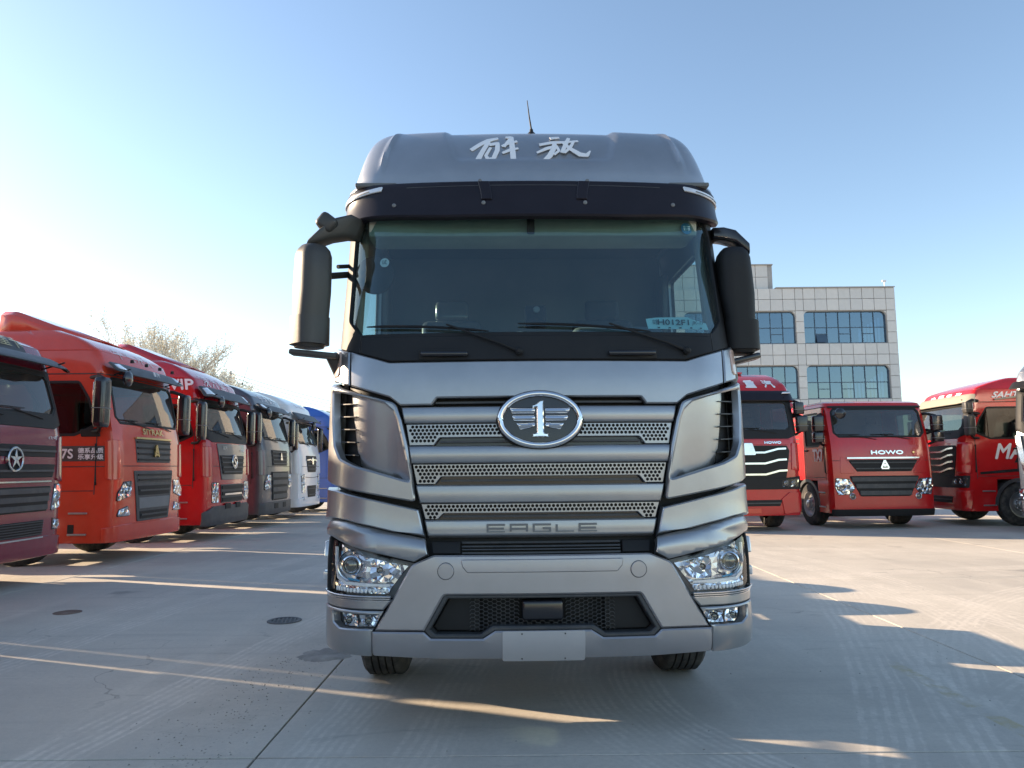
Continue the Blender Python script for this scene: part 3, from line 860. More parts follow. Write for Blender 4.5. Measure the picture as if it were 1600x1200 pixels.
    rec = [(1.30, 2.000), (1.18, 1.978), (1.02, 1.938), (.915, 1.903), (.862, 1.855), (.838, 1.80), (.795, 1.63), (.748, 1.438), (.92, 1.488), (1.08, 1.535), (1.185, 1.578), (1.245, 1.66), (1.275, 1.80)]
    both('air_deflector', fillet(de, [.06, 0, 0, .02, 0, 0, .0, .05, .05, 0, 0, 0]), 'silver', off=.045, thick=.05, bev=.010, step=.045, holes=[fillet(rec, [.01, 0, 0, 0, .03, 0, 0, .02, 0, 0, .05, 0, 0])])
    def rec_off(s, z):
        a = max(0., min(1., (abs(s) - .76) / .40)); return .034 - .050 * a - .055 * max(0., min(1., (1.93 - z) / .45)) * min(1., a * 3 + .25) - .05 * max(0., min(1., (abs(s) - 1.10) / .16)) ** 2
    both('deflector_blade', inset(ccw([(1.17, 1.978), (1.02, 1.942), (.91, 1.905), (.858, 1.86), (.833, 1.80), (.790, 1.63), (.743, 1.432), (.92, 1.483), (1.08, 1.53), (1.115, 1.555), (1.135, 1.70)]), -.004), 'silver', off=rec_off, thick=.02, bev=.002, step=.045)
    both('vent_back', [(1.10, 1.50), (1.32, 1.56), (1.33, 2.02), (1.12, 1.99)], 'black', off=-.05, thick=.01, bev=0, step=.06)
    for m in (1, -1):
        for k in range(5):
            z = 1.60 + k * .078
            ribbon('louvre', T, K, [[(m * a, z + .004 * (a - 1.1) * 10, .0028) for a in ((1.11, 1.16, 1.21, 1.26, 1.29) if m > 0 else (1.29, 1.26, 1.21, 1.16, 1.11))]], 'dark_grey', -.004, .04)
    # ---- bonnet panel and corner caps
    tp = fillet([(-.89, 1.945), (-.825, 1.894), (-.637, 1.894), (-.607, 1.936), (.607, 1.936), (.637, 1.894), (.825, 1.894), (.89, 1.945), (1.138, 2.022), (1.158, 2.238), (.90, 2.158), (-.90, 2.158), (-1.158, 2.238), (-1.138, 2.022)],
                [.05, .02, .01, .015, .015, .01, .02, .05, 0, 0, .05, .05, 0, 0])
    panel('bonnet_panel', T, K, tp, 'silver', .024, .05, .008, .045)
    both('corner_cap', fillet([(1.150, 2.026), (1.30, 2.06), (1.55, 2.085), (1.58, 2.30), (1.36, 2.29), (1.168, 2.240)], [0, 0, .04, .05, 0, 0]), 'silver', off=.026, thick=.05, bev=.008, step=.04)
    for m in (1, -1):
        panel('side_indicator', T, K, (lambda p: p if m > 0 else mir(p))(fillet([(1.245, 2.085), (1.345, 2.095), (1.345, 2.262), (1.245, 2.255)], .035)), 'amber_clear', .034, .012, .005, .03)
    # ---- grille: bright bands, perforated plates, dark slots
    def lerp(a, b, t): return a + (b - a) * t
    def edge(z):                       # half width of the grille at a height
        pts = [(1.115, .650), (1.218, .674), (1.31, .700), (1.42, .726), (1.545, .752), (1.655, .772), (1.78, .795), (1.885, .818)]
        for (a, b), (c, d) in zip(pts, pts[1:]):
            if z <= c: return lerp(b, d, (z - a) / (c - a))
        return pts[-1][1]
    def band(name, z0, z1, off, mat='silver', curve=.0):
        panel(name, T, K, [(-edge(z0), z0), (edge(z0), z0), (edge(z1), z1), (-edge(z1), z1)], mat, (lambda s, z: off + curve * math.sin(math.pi * (z - z0) / (z1 - z0))) if curve else off, .05, .007, .022 if curve else .05)
    band('grille_bar', 1.784, 1.882, .020, 'silver', .010)
    band('grille_bar', 1.546, 1.648, .020, 'silver', .010)
    band('grille_bar', 1.314, 1.418, .020, 'silver', .006)
    band('grille_bar', 1.120, 1.214, .020, 'silver', .006)
    def perf(z0, z1, sl, slh):
        w0, w1 = edge(z0) - .004, edge(z1) - .004
        o = fillet([(-w0, z0), (-sl, z0), (-sl + .034, z0 + slh), (sl - .034, z0 + slh), (sl, z0), (w0, z0), (w1, z1), (-w1, z1)], [0, .005, .015, .015, .005, 0, 0, 0])
        cs = []; p = .0242; rr = .0098; j = 0; z = z1 - .016
        while z > z0 + .010:
            n = int(1.0 / p)
            for i in range(-n, n + 1):
                s = (i + (.5 if j % 2 else 0)) * p
                if abs(s) > edge(z) - .022: continue
                if z < z0 + slh + .015 and abs(s) < sl + .004 - (z - z0) * .55: continue
                cs.append((s, z, rr, 8))
            z -= p * .866; j += 1
        panel('perforated_grille', T, K, o, 'silver', .004, .02, .003, .08, circles=cs)
        panel('grille_slot', T, K, [(-sl - .02, z0 - .01), (sl + .02, z0 - .01), (sl - .01, z0 + slh + .012), (-sl + .01, z0 + slh + .012)], 'black_gloss', -.035, .01, 0, .1)
        ribbon('slot_bar', T, K, [[(-sl + .03 + (2 * sl - .06) * k / 24, z0 + slh * .45, .006) for k in range(25)]], 'dark_grey', -.01, .03)
    perf(1.654, 1.780, .625, .046)
    perf(1.424, 1.542, .615, .044)
    perf(1.220, 1.310, .60, .034)
    ribbon('slot_bar', T, K, [[(-.62 + 1.24 * k / 24, 1.912, .006) for k in range(25)]], 'dark_grey', -.02, .03)
    # lower gap grille
    for s in (-1, 1): panel('gap_cover', T, K, [(s * .47, 1.03), (s * .63, 1.03), (s * .64, 1.105), (s * .47, 1.105)], 'black', -.03, .02, .004, .06)
    for k in range(4):
        ribbon('gap_slat', T, K, [[(-.46 + .92 * i / 24, 1.035 + k * .022, .005) for i in range(25)]], 'dark_grey', -.04, .03)
    # ---- the oval emblem
    e = panel('emblem', T, K, ellipse(0, 1.797, .235, .158, 56), 'black_gloss', .040, .05, .004, .04)
    panel('emblem_gasket', e, K, ellipse(0, 1.797, .258, .178, 56), 'black', .030, .04, .006, .04, holes=[ellipse(0, 1.797, .22, .145, 56)])
    ro, ri = ellipse(0, 1.797, .249, .169, 64), ellipse(0, 1.797, .212, .135, 64)
    tube('emblem_ring', [K.at(s_, z_, .048) for s_, z_ in ellipse(0, 1.797, .231, .152, 72)], .0185, 'chrome', e, 14, True)
    one = fillet([(-.045, 1.692), (.045, 1.692), (.045, 1.710), (.020, 1.716), (.020, 1.905), (.002, 1.905), (-.020, 1.888), (-.047, 1.876), (-.045, 1.862), (-.020, 1.868), (-.020, 1.716), (-.045, 1.710)], .002)
    panel('emblem_one', e, K, one, 'chrome', .066, .03, .006, .02)
    for k, (za, zb, l) in enumerate(((1.830, 1.866, .176), (1.786, 1.822, .164), (1.742, 1.778, .142))):
        for m in (1, -1):
            p = [(.030, za), (l - .012, za), (l, zb), (.030, zb)]
            if k == 2: p = [(.030, za + .012), (.07, za), (l - .025, za - .004), (l - .005, zb - .004), (.08, zb - .002), (.030, zb + .002)]
            panel('emblem_wing', e, K, p if m > 0 else mir(p), 'chrome', lambda s, z, za=za, zb=zb: .050 + .012 * math.sin(max(0, min(1, (z - za) / (zb - za))) * math.pi), .02, .003, .009)
    # ---- lettering on the lower bar (raised letters)
    lt = []; lw, lh, st = .052, .0215, .0058
    def L_(c, *segs):
        for seg in segs: lt.append([(c + a * lw, 1.166 + b * lh, st) for a, b in seg])
    cs = [-.262, -.130, .002, .134, .266]
    L_(cs[0], [(-1, 1), (1, 1)], [(-1, -1), (1, -1)], [(-1, 0), (.9, 0)], [(-.9, 1), (-.9, -1)])
    L_(cs[1], [(-1, 1), (1, 1)], [(-.9, 1), (-.9, -1)], [(.9, 1), (.9, -1)], [(-.9, -.1), (.9, -.1)])
    L_(cs[2], [(1, 1), (-1, 1)], [(-.9, 1), (-.9, -1)], [(-1, -1), (1, -1)], [(.9, -1), (.9, 0)], [(.1, 0), (1, 0)])
    L_(cs[3], [(-.9, 1), (-.9, -1)], [(-1, -1), (1, -1)])
    L_(cs[4], [(-1, 1), (1, 1)], [(-1, -1), (1, -1)], [(-1, 0), (.9, 0)], [(-.9, 1), (-.9, -1)])
    ribbon('raised_lettering', T, K, lt, 'grey_letter', .0335, .012)
    # ---- cowl, pillars, windscreen
    ws = fillet([(-1.11, 2.352), (1.11, 2.352), (1.225, 2.46), (1.235, 3.08), (1.19, 3.20), (-1.19, 3.20), (-1.235, 3.08), (-1.225, 2.46)], .05)
    wo = [(-1.165, 2.244), (-.90, 2.164), (.90, 2.164), (1.165, 2.244), (1.38, 2.296), (1.40, 2.50), (1.385, 3.20), (1.36, 3.40), (-1.36, 3.40), (-1.385, 3.20), (-1.40, 2.50), (-1.38, 2.296)]
    panel('windscreen_surround', T, K, wo, 'black', .006, .05, .006, .05, holes=[ws])
    panel('windscreen', T, K, inset(ccw(ws), -.02), 'windshield_glass', -.012, .006, 0, .05, walls=False)
    for m in (-1, 1): ribbon('cowl_seam', T, K, [[(m * 1.10, 2.352 - k * .119, .0022) for k in range(2)]], 'chassis', .0085, .004)
    panel('cowl', T, K, fillet([(-1.09, 2.222), (-.895, 2.166), (.895, 2.166), (1.09, 2.222), (1.09, 2.325), (-1.09, 2.325)], .01), 'black', .018, .02, .006, .05)
    for m in (1, -1):
        x, y, z = K.at(m * .565, 2.200, .035)
        h = box('step_handle', (x, y, z), (.29, .045, .03), 'black_gloss', T, None, .012, 3)
        box('handle_recess', (x, y + .022, z - .002), (.315, .012, .062), 'black', h, None, .006, 2)
    # wipers: pivot, arm, blade
    for (pv, tip, b0, b1) in (((-.115, 2.215), (-.56, 2.395), (-1.06, 2.398), (-.30, 2.352)), ((.91, 2.222), (.44, 2.395), (-.12, 2.400), (.70, 2.350))):
        def pt(q, o): return Vector(K.at(q[0], q[1], o))
        a = tube('wiper_arm', [pt(pv, .03), pt(((pv[0] * 3 + tip[0]) / 4, (pv[1] * 3 + tip[1]) / 4), .045), pt(tip, .028)], [.013, .010, .006], 'black', T, 6)
        tube('wiper_blade', [pt((b0[0] + (b1[0] - b0[0]) * k / 8, b0[1] + (b1[1] - b0[1]) * k / 8 + .012 * math.sin(math.pi * k / 8)), .014) for k in range(9)], [.004] + [.009] * 7 + [.004], 'black', a, 6)
        x, y, z = pt(pv, .02); lathe('wiper_pivot', [(.024, .0), (.024, -.03), (.012, -.045), (.0005, -.046)], 'black', a, 'Y', (x, y, z), n=16, closed_ends=False)
    # ---- doors and cab sides
    sd = lambda y: K.sy(y, 2.7)
    for m in (1, -1):
        q = lambda p: p if m > 0 else mir(p)
        win = fillet([(sd(.72), 2.36), (sd(1.86), 2.36), (sd(1.86), 3.10), (sd(.98), 3.10), (sd(.80), 2.95)], .06)
        panel('side_panel', T, K, q([(1.40, 2.31), (1.56, 2.31), (1.62, 1.10), (sd(.80), 1.06), (sd(1.0), 1.12), (Sb, 1.12), (Sb, 3.44), (1.36, 3.44), (1.40, 3.0)]), 'silver', .004, .04, .006, .10, holes=[q(win)])
        panel('side_window', T, K, q(inset(ccw(win), -.015)), 'side_glass', -.015, .005, 0, .1, walls=False)
        panel('side_window_seal', T, K, q(inset(ccw(win), -.02)), 'black', .008, .02, .004, .08, holes=[q(inset(ccw(win), .02))])
        ribbon('door_seam', T, K, [[(m * 1.545, z, .004) for z in (1.2, 1.6, 2.0, 2.3)][::m]], 'chassis', .006, .004)
        # wheel arch and steps
        arch = [(0, 0)] 
        rings = []
        for a in range(0, 181, 15):
            c, s_ = math.cos(R(a)), math.sin(R(a))
            rings.append([(m * xx, 1.45 - rr * c, .52 + rr * s_) for xx, rr in ((1.27, .60), (1.27, .66), (.85, .66), (.85, .60))])
        loft('wheel_arch', rings, 'black', T)
        box('step_box', (m * 1.16, .62, .78), (.20, .36, .62), 'dark_grey', T, None, .03)
    rear_wall('rear_wall', T, K, 1.1, 3.46, 'silver', inset_=-.002)
    # ---- visor
    vz0, vz1 = 3.135, 3.41
    def vis_off(s, z):
        t = (z - vz0) / (vz1 - vz0); return .095 - .035 * t - .06 * max(0, abs(s) - .9)
    vp = fillet([(-1.42, 3.205), (-1.15, 3.148), (-.6, 3.122), (.6, 3.122), (1.15, 3.148), (1.42, 3.205), (1.46, 3.395), (1.15, 3.405), (.6, 3.408), (-.6, 3.408), (-1.15, 3.405), (-1.46, 3.395)], [.03, 0, 0, 0, 0, .03, .04, 0, 0, 0, 0, .04])
    v = panel('sun_visor', T, K, vp, 'visor_dark', vis_off, .05, .012, .05)
    for m in (1, -1):
        q = lambda p: p if m > 0 else mir(p)
        panel('marker_lamp', v, K, q(fillet([(.98, 3.345), (1.20, 3.338), (1.435, 3.325), (1.435, 3.355), (1.20, 3.370), (.95, 3.377)], .006)), 'lamp_white', lambda s, z: vis_off(s, z) + .012, .02, .004, .04)
        panel('lamp_slit', v, K, q([(1.05, 3.352), (1.30, 3.344), (1.30, 3.351), (1.05, 3.360)]), 'grey_plastic', lambda s, z: vis_off(s, z) + .0145, .004, 0, .05)
        panel('visor_bracket', v, K, q(fillet([(.275, 3.25), (.345, 3.25), (.345, 3.395), (.275, 3.395)], .008)), 'visor_dark', lambda s, z: vis_off(s, z) + .012, .014, .004, .04)
        for (s_, z_) in ((.33, 3.225), (.915, 3.225), (.33, 3.40)):
            x, y, z = K.at(m * s_, z_, vis_off(s_, z_) + .001)
            lathe('visor_screw', [(.014, 0), (.013, -.006), (.0005, -.010)], 'grey_plastic', v, 'Y', (x, y, z), n=14, closed_ends=False)
    ln = [(-.80 + 1.6 * k / 30, 3.365, .0018) for k in range(31)]
    ribbon('visor_seam', v, K, [ln], 'dark_grey', vis_off(0, 3.365) + .0012, .003)
    # ---- roof fairing
    def rf_off(s, z):
        a = abs(s); t = max(0., min(1., (z - 3.50) / .12))
        inner = .50 + (z - 3.60) * .36
        d = (a - inner) / .016
        step_ = .022 / (1 + math.exp(max(-30, min(30, -d * 3))))            # shoulders stand proud of the middle
        zc = 1 / (1 + math.exp(max(-30, min(30, -(z - 3.60) / .010))))       # the middle panel is let in only above this line
        ridge = .022 * math.exp(-((a - (1.0 - (z - 3.45) * .04)) / .024) ** 2) * t * max(0., min(1., (3.93 - z) / .08))
        return .006 + step_ * zc + .022 * (1 - zc) + ridge
    top = fillet([(-1.62, 3.43), (1.62, 3.43), (1.62, 4.04), (-1.62, 4.04)], 0)
    f = panel('roof_fairing', T, K, [(-Sb, 3.405), (Sb, 3.405), (Sb, 3.968), (-Sb, 3.968)], 'silver', rf_off, .03, .004, .024)
    top_cap('roof_top', T, K, 3.967, 'silver', .015)
    for m in (1, -1):
        V = [(m * x_, y_, z_) for y_ in (1.2, 2.28) for (x_, z_) in ((1.20, 3.40), (1.29, 3.40), (1.25, 3.74 if y_ < 2 else 3.86), (1.15, 3.80 if y_ < 2 else 3.90))]
        loft('side_fairing', [V[:4], V[4:]], 'silver', T)
    rear_wall('fairing_back', T, K, 3.44, 3.96, 'silver', y=K.back - .002)
    # brush lettering on the fairing
    def S_(px, py): return ((px - 829) / 186. , 3.793 - (py - 225) * .0066 - .045)
    A = lambda zx, zy: S_(500 + zx / 4.706, 130 + zy / 4.706)
    B = lambda zx, zy: S_(820 + zx / 4.21, 180 + zy / 4.21)
    w = .0185
    st_ = []
    for m_, pts, ws_ in ((A, [(1345, 395), (1285, 415), (1240, 445), (1190, 485)], (.6, 1, .9, .8)), (A, [(1290, 425), (1262, 490), (1228, 570)], (.8, .9, 1)),
                         (A, [(1295, 450), (1345, 440), (1345, 490), (1325, 545), (1295, 552), (1280, 525), (1305, 470)], (.7, .8, .9, .8, .7, .6, .5)),
                         (A, [(1370, 462), (1410, 440), (1462, 425)], (.5, .7, .5)), (A, [(1375, 510), (1420, 490), (1468, 478)], (.5, .7, .4)),
                         (A, [(1390, 392), (1425, 392), (1432, 470), (1442, 588)], (.5, .9, 1, 1)), (A, [(1418, 405), (1400, 440), (1385, 470)], (.5, .6, .4)), (A, [(1405, 575), (1440, 582)], (.5, .6)),
                         (B, [(140, 150), (192, 143)], (.7, .5)), (B, [(78, 198), (150, 182), (215, 180), (290, 168)], (.6, .7, .6, .4)),
                         (B, [(160, 190), (150, 225), (128, 265), (88, 305)], (.8, .9, 1, .7)), (B, [(62, 248), (115, 222), (172, 205)], (.4, .7, .6)), (B, [(165, 205), (178, 235), (150, 260)], (.6, .5, .4)),
                         (B, [(242, 150), (218, 195), (192, 248)], (.6, .8, .7)), (B, [(205, 185), (240, 225), (285, 258), (320, 262), (342, 235)], (.5, .8, 1.0, .8, .2)), (B, [(262, 180), (240, 215), (205, 250)], (.5, .6, .4))):
        P = [m_(*p) for p in pts]
        out = []
        for i in range(len(P) - 1):
            for k in range(4): out.append((lerp(P[i][0], P[i + 1][0], k / 4), lerp(P[i][1], P[i + 1][1], k / 4), w * lerp(ws_[i], ws_[i + 1], k / 4)))
        out.append((*P[-1], w * ws_[-1])); st_.append(out)
    for i, st1 in enumerate(st_): ribbon('brush_stroke', f, K, [st1], 'white_decal', .0125 + .0006 * i, .004)
    # antenna
    a = lathe('antenna_base', [(.042, 0), (.040, .02), (.030, .05), (.016, .062), (.012, .085), (.001, .09)], 'black', T, 'Z', (.02, 1.0, 3.975), n=20, closed_ends=False)
    tube('antenna_rod', [(.02, 1.0, 4.055), (.005, 1.01, 4.17), (-.008, 1.02, 4.30)], [.007, .005, .003], 'black', a, 6)
    # ---- mirrors
    def mirror(m, xi, xo, y0, y1, z0, z1, out):
        rings = []
        for t in [0, .04, .12, .3, .55, .75, .76, .9, .96, 1.]:
            z = z0 + (z1 - z0) * t
            sh = {0: .80, .04: .93, .12: .985, .96: .90, 1.: .70}.get(t, 1.)
            lean = -.03 * (t - .2) * out; bul = .012 * math.sin(math.pi * t) - (.008 if t in (.3,) else 0)
            cx, cy = (xi + xo) / 2, (y0 + y1) / 2
            rings.append([(m * (px_ + lean), py_, z) for (px_, py_) in rrect(cx, cy, ((xo - xi) / 2 + bul) * sh, (y1 - y0) / 2 * sh, .07 * sh, 7)])
        if m < 0:
            cx_, cy_ = -(xi + xo) / 2, (y0 + y1) / 2
            rot = Matrix.Rotation(R(-40), 3, 'Z')
            turn = lambda p: tuple(rot @ Vector((p[0] - cx_, p[1] - cy_, p[2])) + Vector((cx_, cy_, 0)))
        else: turn = lambda p: p
        rings = [[turn(p) for p in r] for r in rings]
        h = loft('mirror', rings, 'black' if m > 0 else 'mirror_shell', T, angle=50)
        box('mirror_glass', (m * (xi + xo) / 2, y1 + .003, (z0 + z1) / 2 + .05), (xo - xi - .07, .006, (z1 - z0) * .66), 'chrome', h, None, .002)
        zc = z0 + (z1 - z0) * .30
        rings = [[(m * px_, py_, z) for (px_, py_) in rrect((xi + xo) / 2 + .004, (y0 + y1) / 2, (xo - xi) / 2 + .016, (y1 - y0) / 2 + .006, .078, 7)] for z in (z0 + .02, z0 + .05, zc - .02, zc)]
        rings = [[turn(p) for p in r] for r in rings]
        loft('mirror_lower_cover', rings, 'black' if m > 0 else 'mirror_shell', h)
        return h
    plain('mirror_shell', (.045, .042, .038), .42, var=.1, spec=.5, bump=.1, bscale=500)
    mirror(-1, 1.335, 1.52, .17, .38, 2.275, 2.925, 1)
    mirror(1, 1.265, 1.46, .38, .62, 2.255, 2.965, 1)
    # left of the picture: big upper arm, thin middle arm, lower arm
    rings = []
    for (x, z, hx, hz, yy) in ((-1.16, 3.105, .03, .06, .50), (-1.22, 3.10, .06, .075, .42), (-1.30, 3.055, .06, .07, .34), (-1.38, 2.985, .055, .05, .28), (-1.44, 2.94, .04, .03, .28)):
        rings.append([(x + .3 * dz, yy + dy, z + dz) for (dy, dz) in rrect(0, 0, .075, hz, .03, 3)])
    loft('mirror_arm', rings, 'mirror_shell', T, angle=50)
    box('mirror_camera', (-1.335, .30, 3.085), (.12, .14, .11), 'mirror_shell', T, rxyz(y=38), .03, 3)
    loft('mirror_arm', [[(x, yy + dy, z + dz) for (dy, dz) in rrect(0, 0, .07, hz, .02, 3)] for (x, z, hz, yy) in ((1.24, 3.105, .04, .62), (1.30, 3.09, .045, .58), (1.36, 3.05, .045, .52), (1.44, 2.96, .04, .50))], 'black_gloss', T, angle=50)
    tube('mirror_stay', [(-1.20, .62, 2.84), (-1.27, .56, 2.82), (-1.34, .40, 2.77)], .022, 'black', T, 8)
    tube('mirror_stay', [(-1.20, .62, 2.90), (-1.26, .58, 2.885), (-1.31, .50, 2.86)], .014, 'black', T, 8)
    box('mirror_lower_arm', (-1.40, .28, 2.235), (.30, .10, .035), 'mirror_shell', T, rxyz(y=6), .012)
    tube('mirror_stay', [(-1.30, .32, 2.235), (-1.27, .36, 2.17), (-1.26, .42, 2.09)], [.04, .045, .03], 'mirror_shell', T, 8)
    box('mirror_lower_arm', (1.38, .50, 2.215), (.22, .12, .04), 'black_gloss', T, rxyz(y=-14), .012)
    tube('mirror_stay', [(1.31, .50, 2.21), (1.31, .50, 2.10), (1.30, .52, 2.02)], [.022, .035, .028], 'grey_plastic', T, 8)
    # ---- interior seen through the windscreen
    box('dashboard', (0, .66, 2.16), (2.36, .62, .34), 'interior', T, None, .09, 3)
    box('instrument_hood', (.55, .60, 2.36), (.62, .34, .16), 'interior', T, None, .06, 3)
    box('cab_floor', (0, 1.35, 1.42), (2.44, 1.8, .06), 'interior', T)
    rear_wall('rear_lining', T, K, 1.4, 3.5, 'interior', y=2.22, inset_=.03)
    box('headliner', (0, 1.35, 3.42), (2.4, 1.75, .03), 'interior', T)
    box('bunk', (0, 2.0, 2.02), (2.3, .5, .16), 'seat_cloth', T, None, .05)
    box('upper_shelf', (0, .80, 3.20), (2.30, .30, .20), 'headliner', T, None, .05)
    sb = box('roller_blind', (0, .52, 3.13), (2.22, .05, .13), 'headliner', T, None, .02)
    box('blind_holder', (-.02, .47, 3.145), (.05, .04, .14), 'black', sb, None, .01)
    seat(T, .62, 1.35, 1.98); seat(T, -.62, 1.35, 1.98, 'seat_plastic_wrap')
    wheel_rim(T, (.62, .98, 2.30), .23, -60)
    for m in (1, -1):
        box('door_lining', (m * 1.215, 1.15, 1.9), (.04, 1.0, .8), 'interior', T, None, .015)
        box('pillar_lining', (m * 1.21, 2.04, 2.75), (.06, .30, .85), 'interior', T, None, .02)
        box('front_pillar_lining', (m * 1.175, .62, 2.72), (.05, .10, .95), 'interior_light', T, rxyz(x=-16), .02)
    def disc(name, s, z, r, off, mat, par): return panel(name, par, K, ellipse(s, z, r, r, 28), mat, off, .003, 0, .05)
    lathe('kerb_mirror', [(.001, 0.), (.08, .004), (.125, .02), (.128, .05), (.1, .07), (.001, .075)], 'black', T, 'Y', (-1.06, .46, 2.80), n=28, closed_ends=False)
    # stickers, papers, camera
    d = disc('round_sticker', -.985, 2.865, .032, -.018, 'white_decal', T)
    text('sticker_print', d, K, '试', -.985, 2.865, .034, .034, 'ink', -.0125)
    d = disc('round_sticker', 1.04, 3.115, .042, -.018, 'sticker_blue', T)
    ribbon('sticker_print', d, K, [[(1.015, 3.10 + k * .012, .003), (1.065, 3.104 + k * .012, .003)] for k in range(3)], 'paper_blue', -.012, .003)
    pp = panel('paper_permit', T, K, [(.70, 2.385), (1.115, 2.385), (1.10, 2.43), (1.00, 2.45), (.96, 2.468), (.76, 2.462), (.69, 2.452)], 'paper_blue', -.022, .002, 0, .08)
    text('permit_print', pp, K, 'H012F1', .865, 2.428, .20, .036, 'ink', -.0165, bold=.0012)
    text('permit_print', pp, K, '临鲁', .748, 2.43, .035, .034, 'ink', -.0165)
    text('permit_print', pp, K, 'JK-17', 1.03, 2.424, .085, .03, 'ink', -.0165, shear=.2)
    ribbon('permit_mark', pp, K, [[(.76 + k * .07, 2.392, .004), (.775 + k * .07, 2.392, .004)] for k in range(5)], 'ink', -.0165, .001)
    c = box('dash_camera', (-.005, .30, 2.47), (.135, .05, .15), 'black', T, rxyz(x=-14), .01)
    lathe('camera_eye', [(.022, 0), (.018, -.006), (.0005, -.008)], 'grey_plastic', c, 'Y', (.0, .258, 2.51), n=16, closed_ends=False)
    mg = lathe('glass_cup', [(.022, 0), (.030, .05), (.027, .05), (.02, .006)], 'lamp_white', T, 'Z', (-.10, .42, 2.345), n=16, closed_ends=False)
    for k in range(9):
        s_ = -.86 + k * .055 + .02 * math.sin(k * 7)
        tube('plastic_wrap', [(s_, 1.05, 2.36), (s_ + .01 * math.sin(k), 1.06, 2.43), (s_ + .02 * math.sin(k * 3), 1.08, 2.44 + .09 * abs(math.sin(k * 2.3)))], [.006, .005, .002], 'lamp_glass', T, 4)
    chassis(T, axle=1.45, w=1.225)
    return T
hero()

# ---------------------------------------------------------------- the other trucks
def cab_skin(zt=3.15, ztop=3.95, back=2.25, rake=.27, roof_rake=.75, bow=.05, r=.13, waist=2.1):
    h = ztop - zt
    F = [(.3, .05), (.42, .0), (1.0, 0), (waist - .1, .04), (waist + .1, .075), (zt - .05, rake), (zt + .02, rake + .02)]
    W = [(.3, 1.24), (waist, 1.24), (zt, 1.225)]
    if h > .25:      # upright lower part, a crease, then a flat sloping cap
        zc = zt + h * .52
        F += [(zc - .02, rake + .16), (zc + .02, rake + .20), (ztop - .04, rake + .20 + roof_rake * .8), (ztop, rake + .20 + roof_rake)]
        W += [(zc - .02, 1.20), (zc + .02, 1.185), (ztop - .05, 1.07), (ztop, 1.0)]
    else:
        F += [(zt + h * .5, rake + .06), (ztop - .02, rake + .12), (ztop, rake + .30)]
        W += [(zt + h * .6, 1.20), (ztop, 1.12)]
    return Skin(F, W, r, r, bow, back, 1.24, [(.3, 1.), (zt - .1, 1.), (zt + .1, .7), (4.2, .6)])
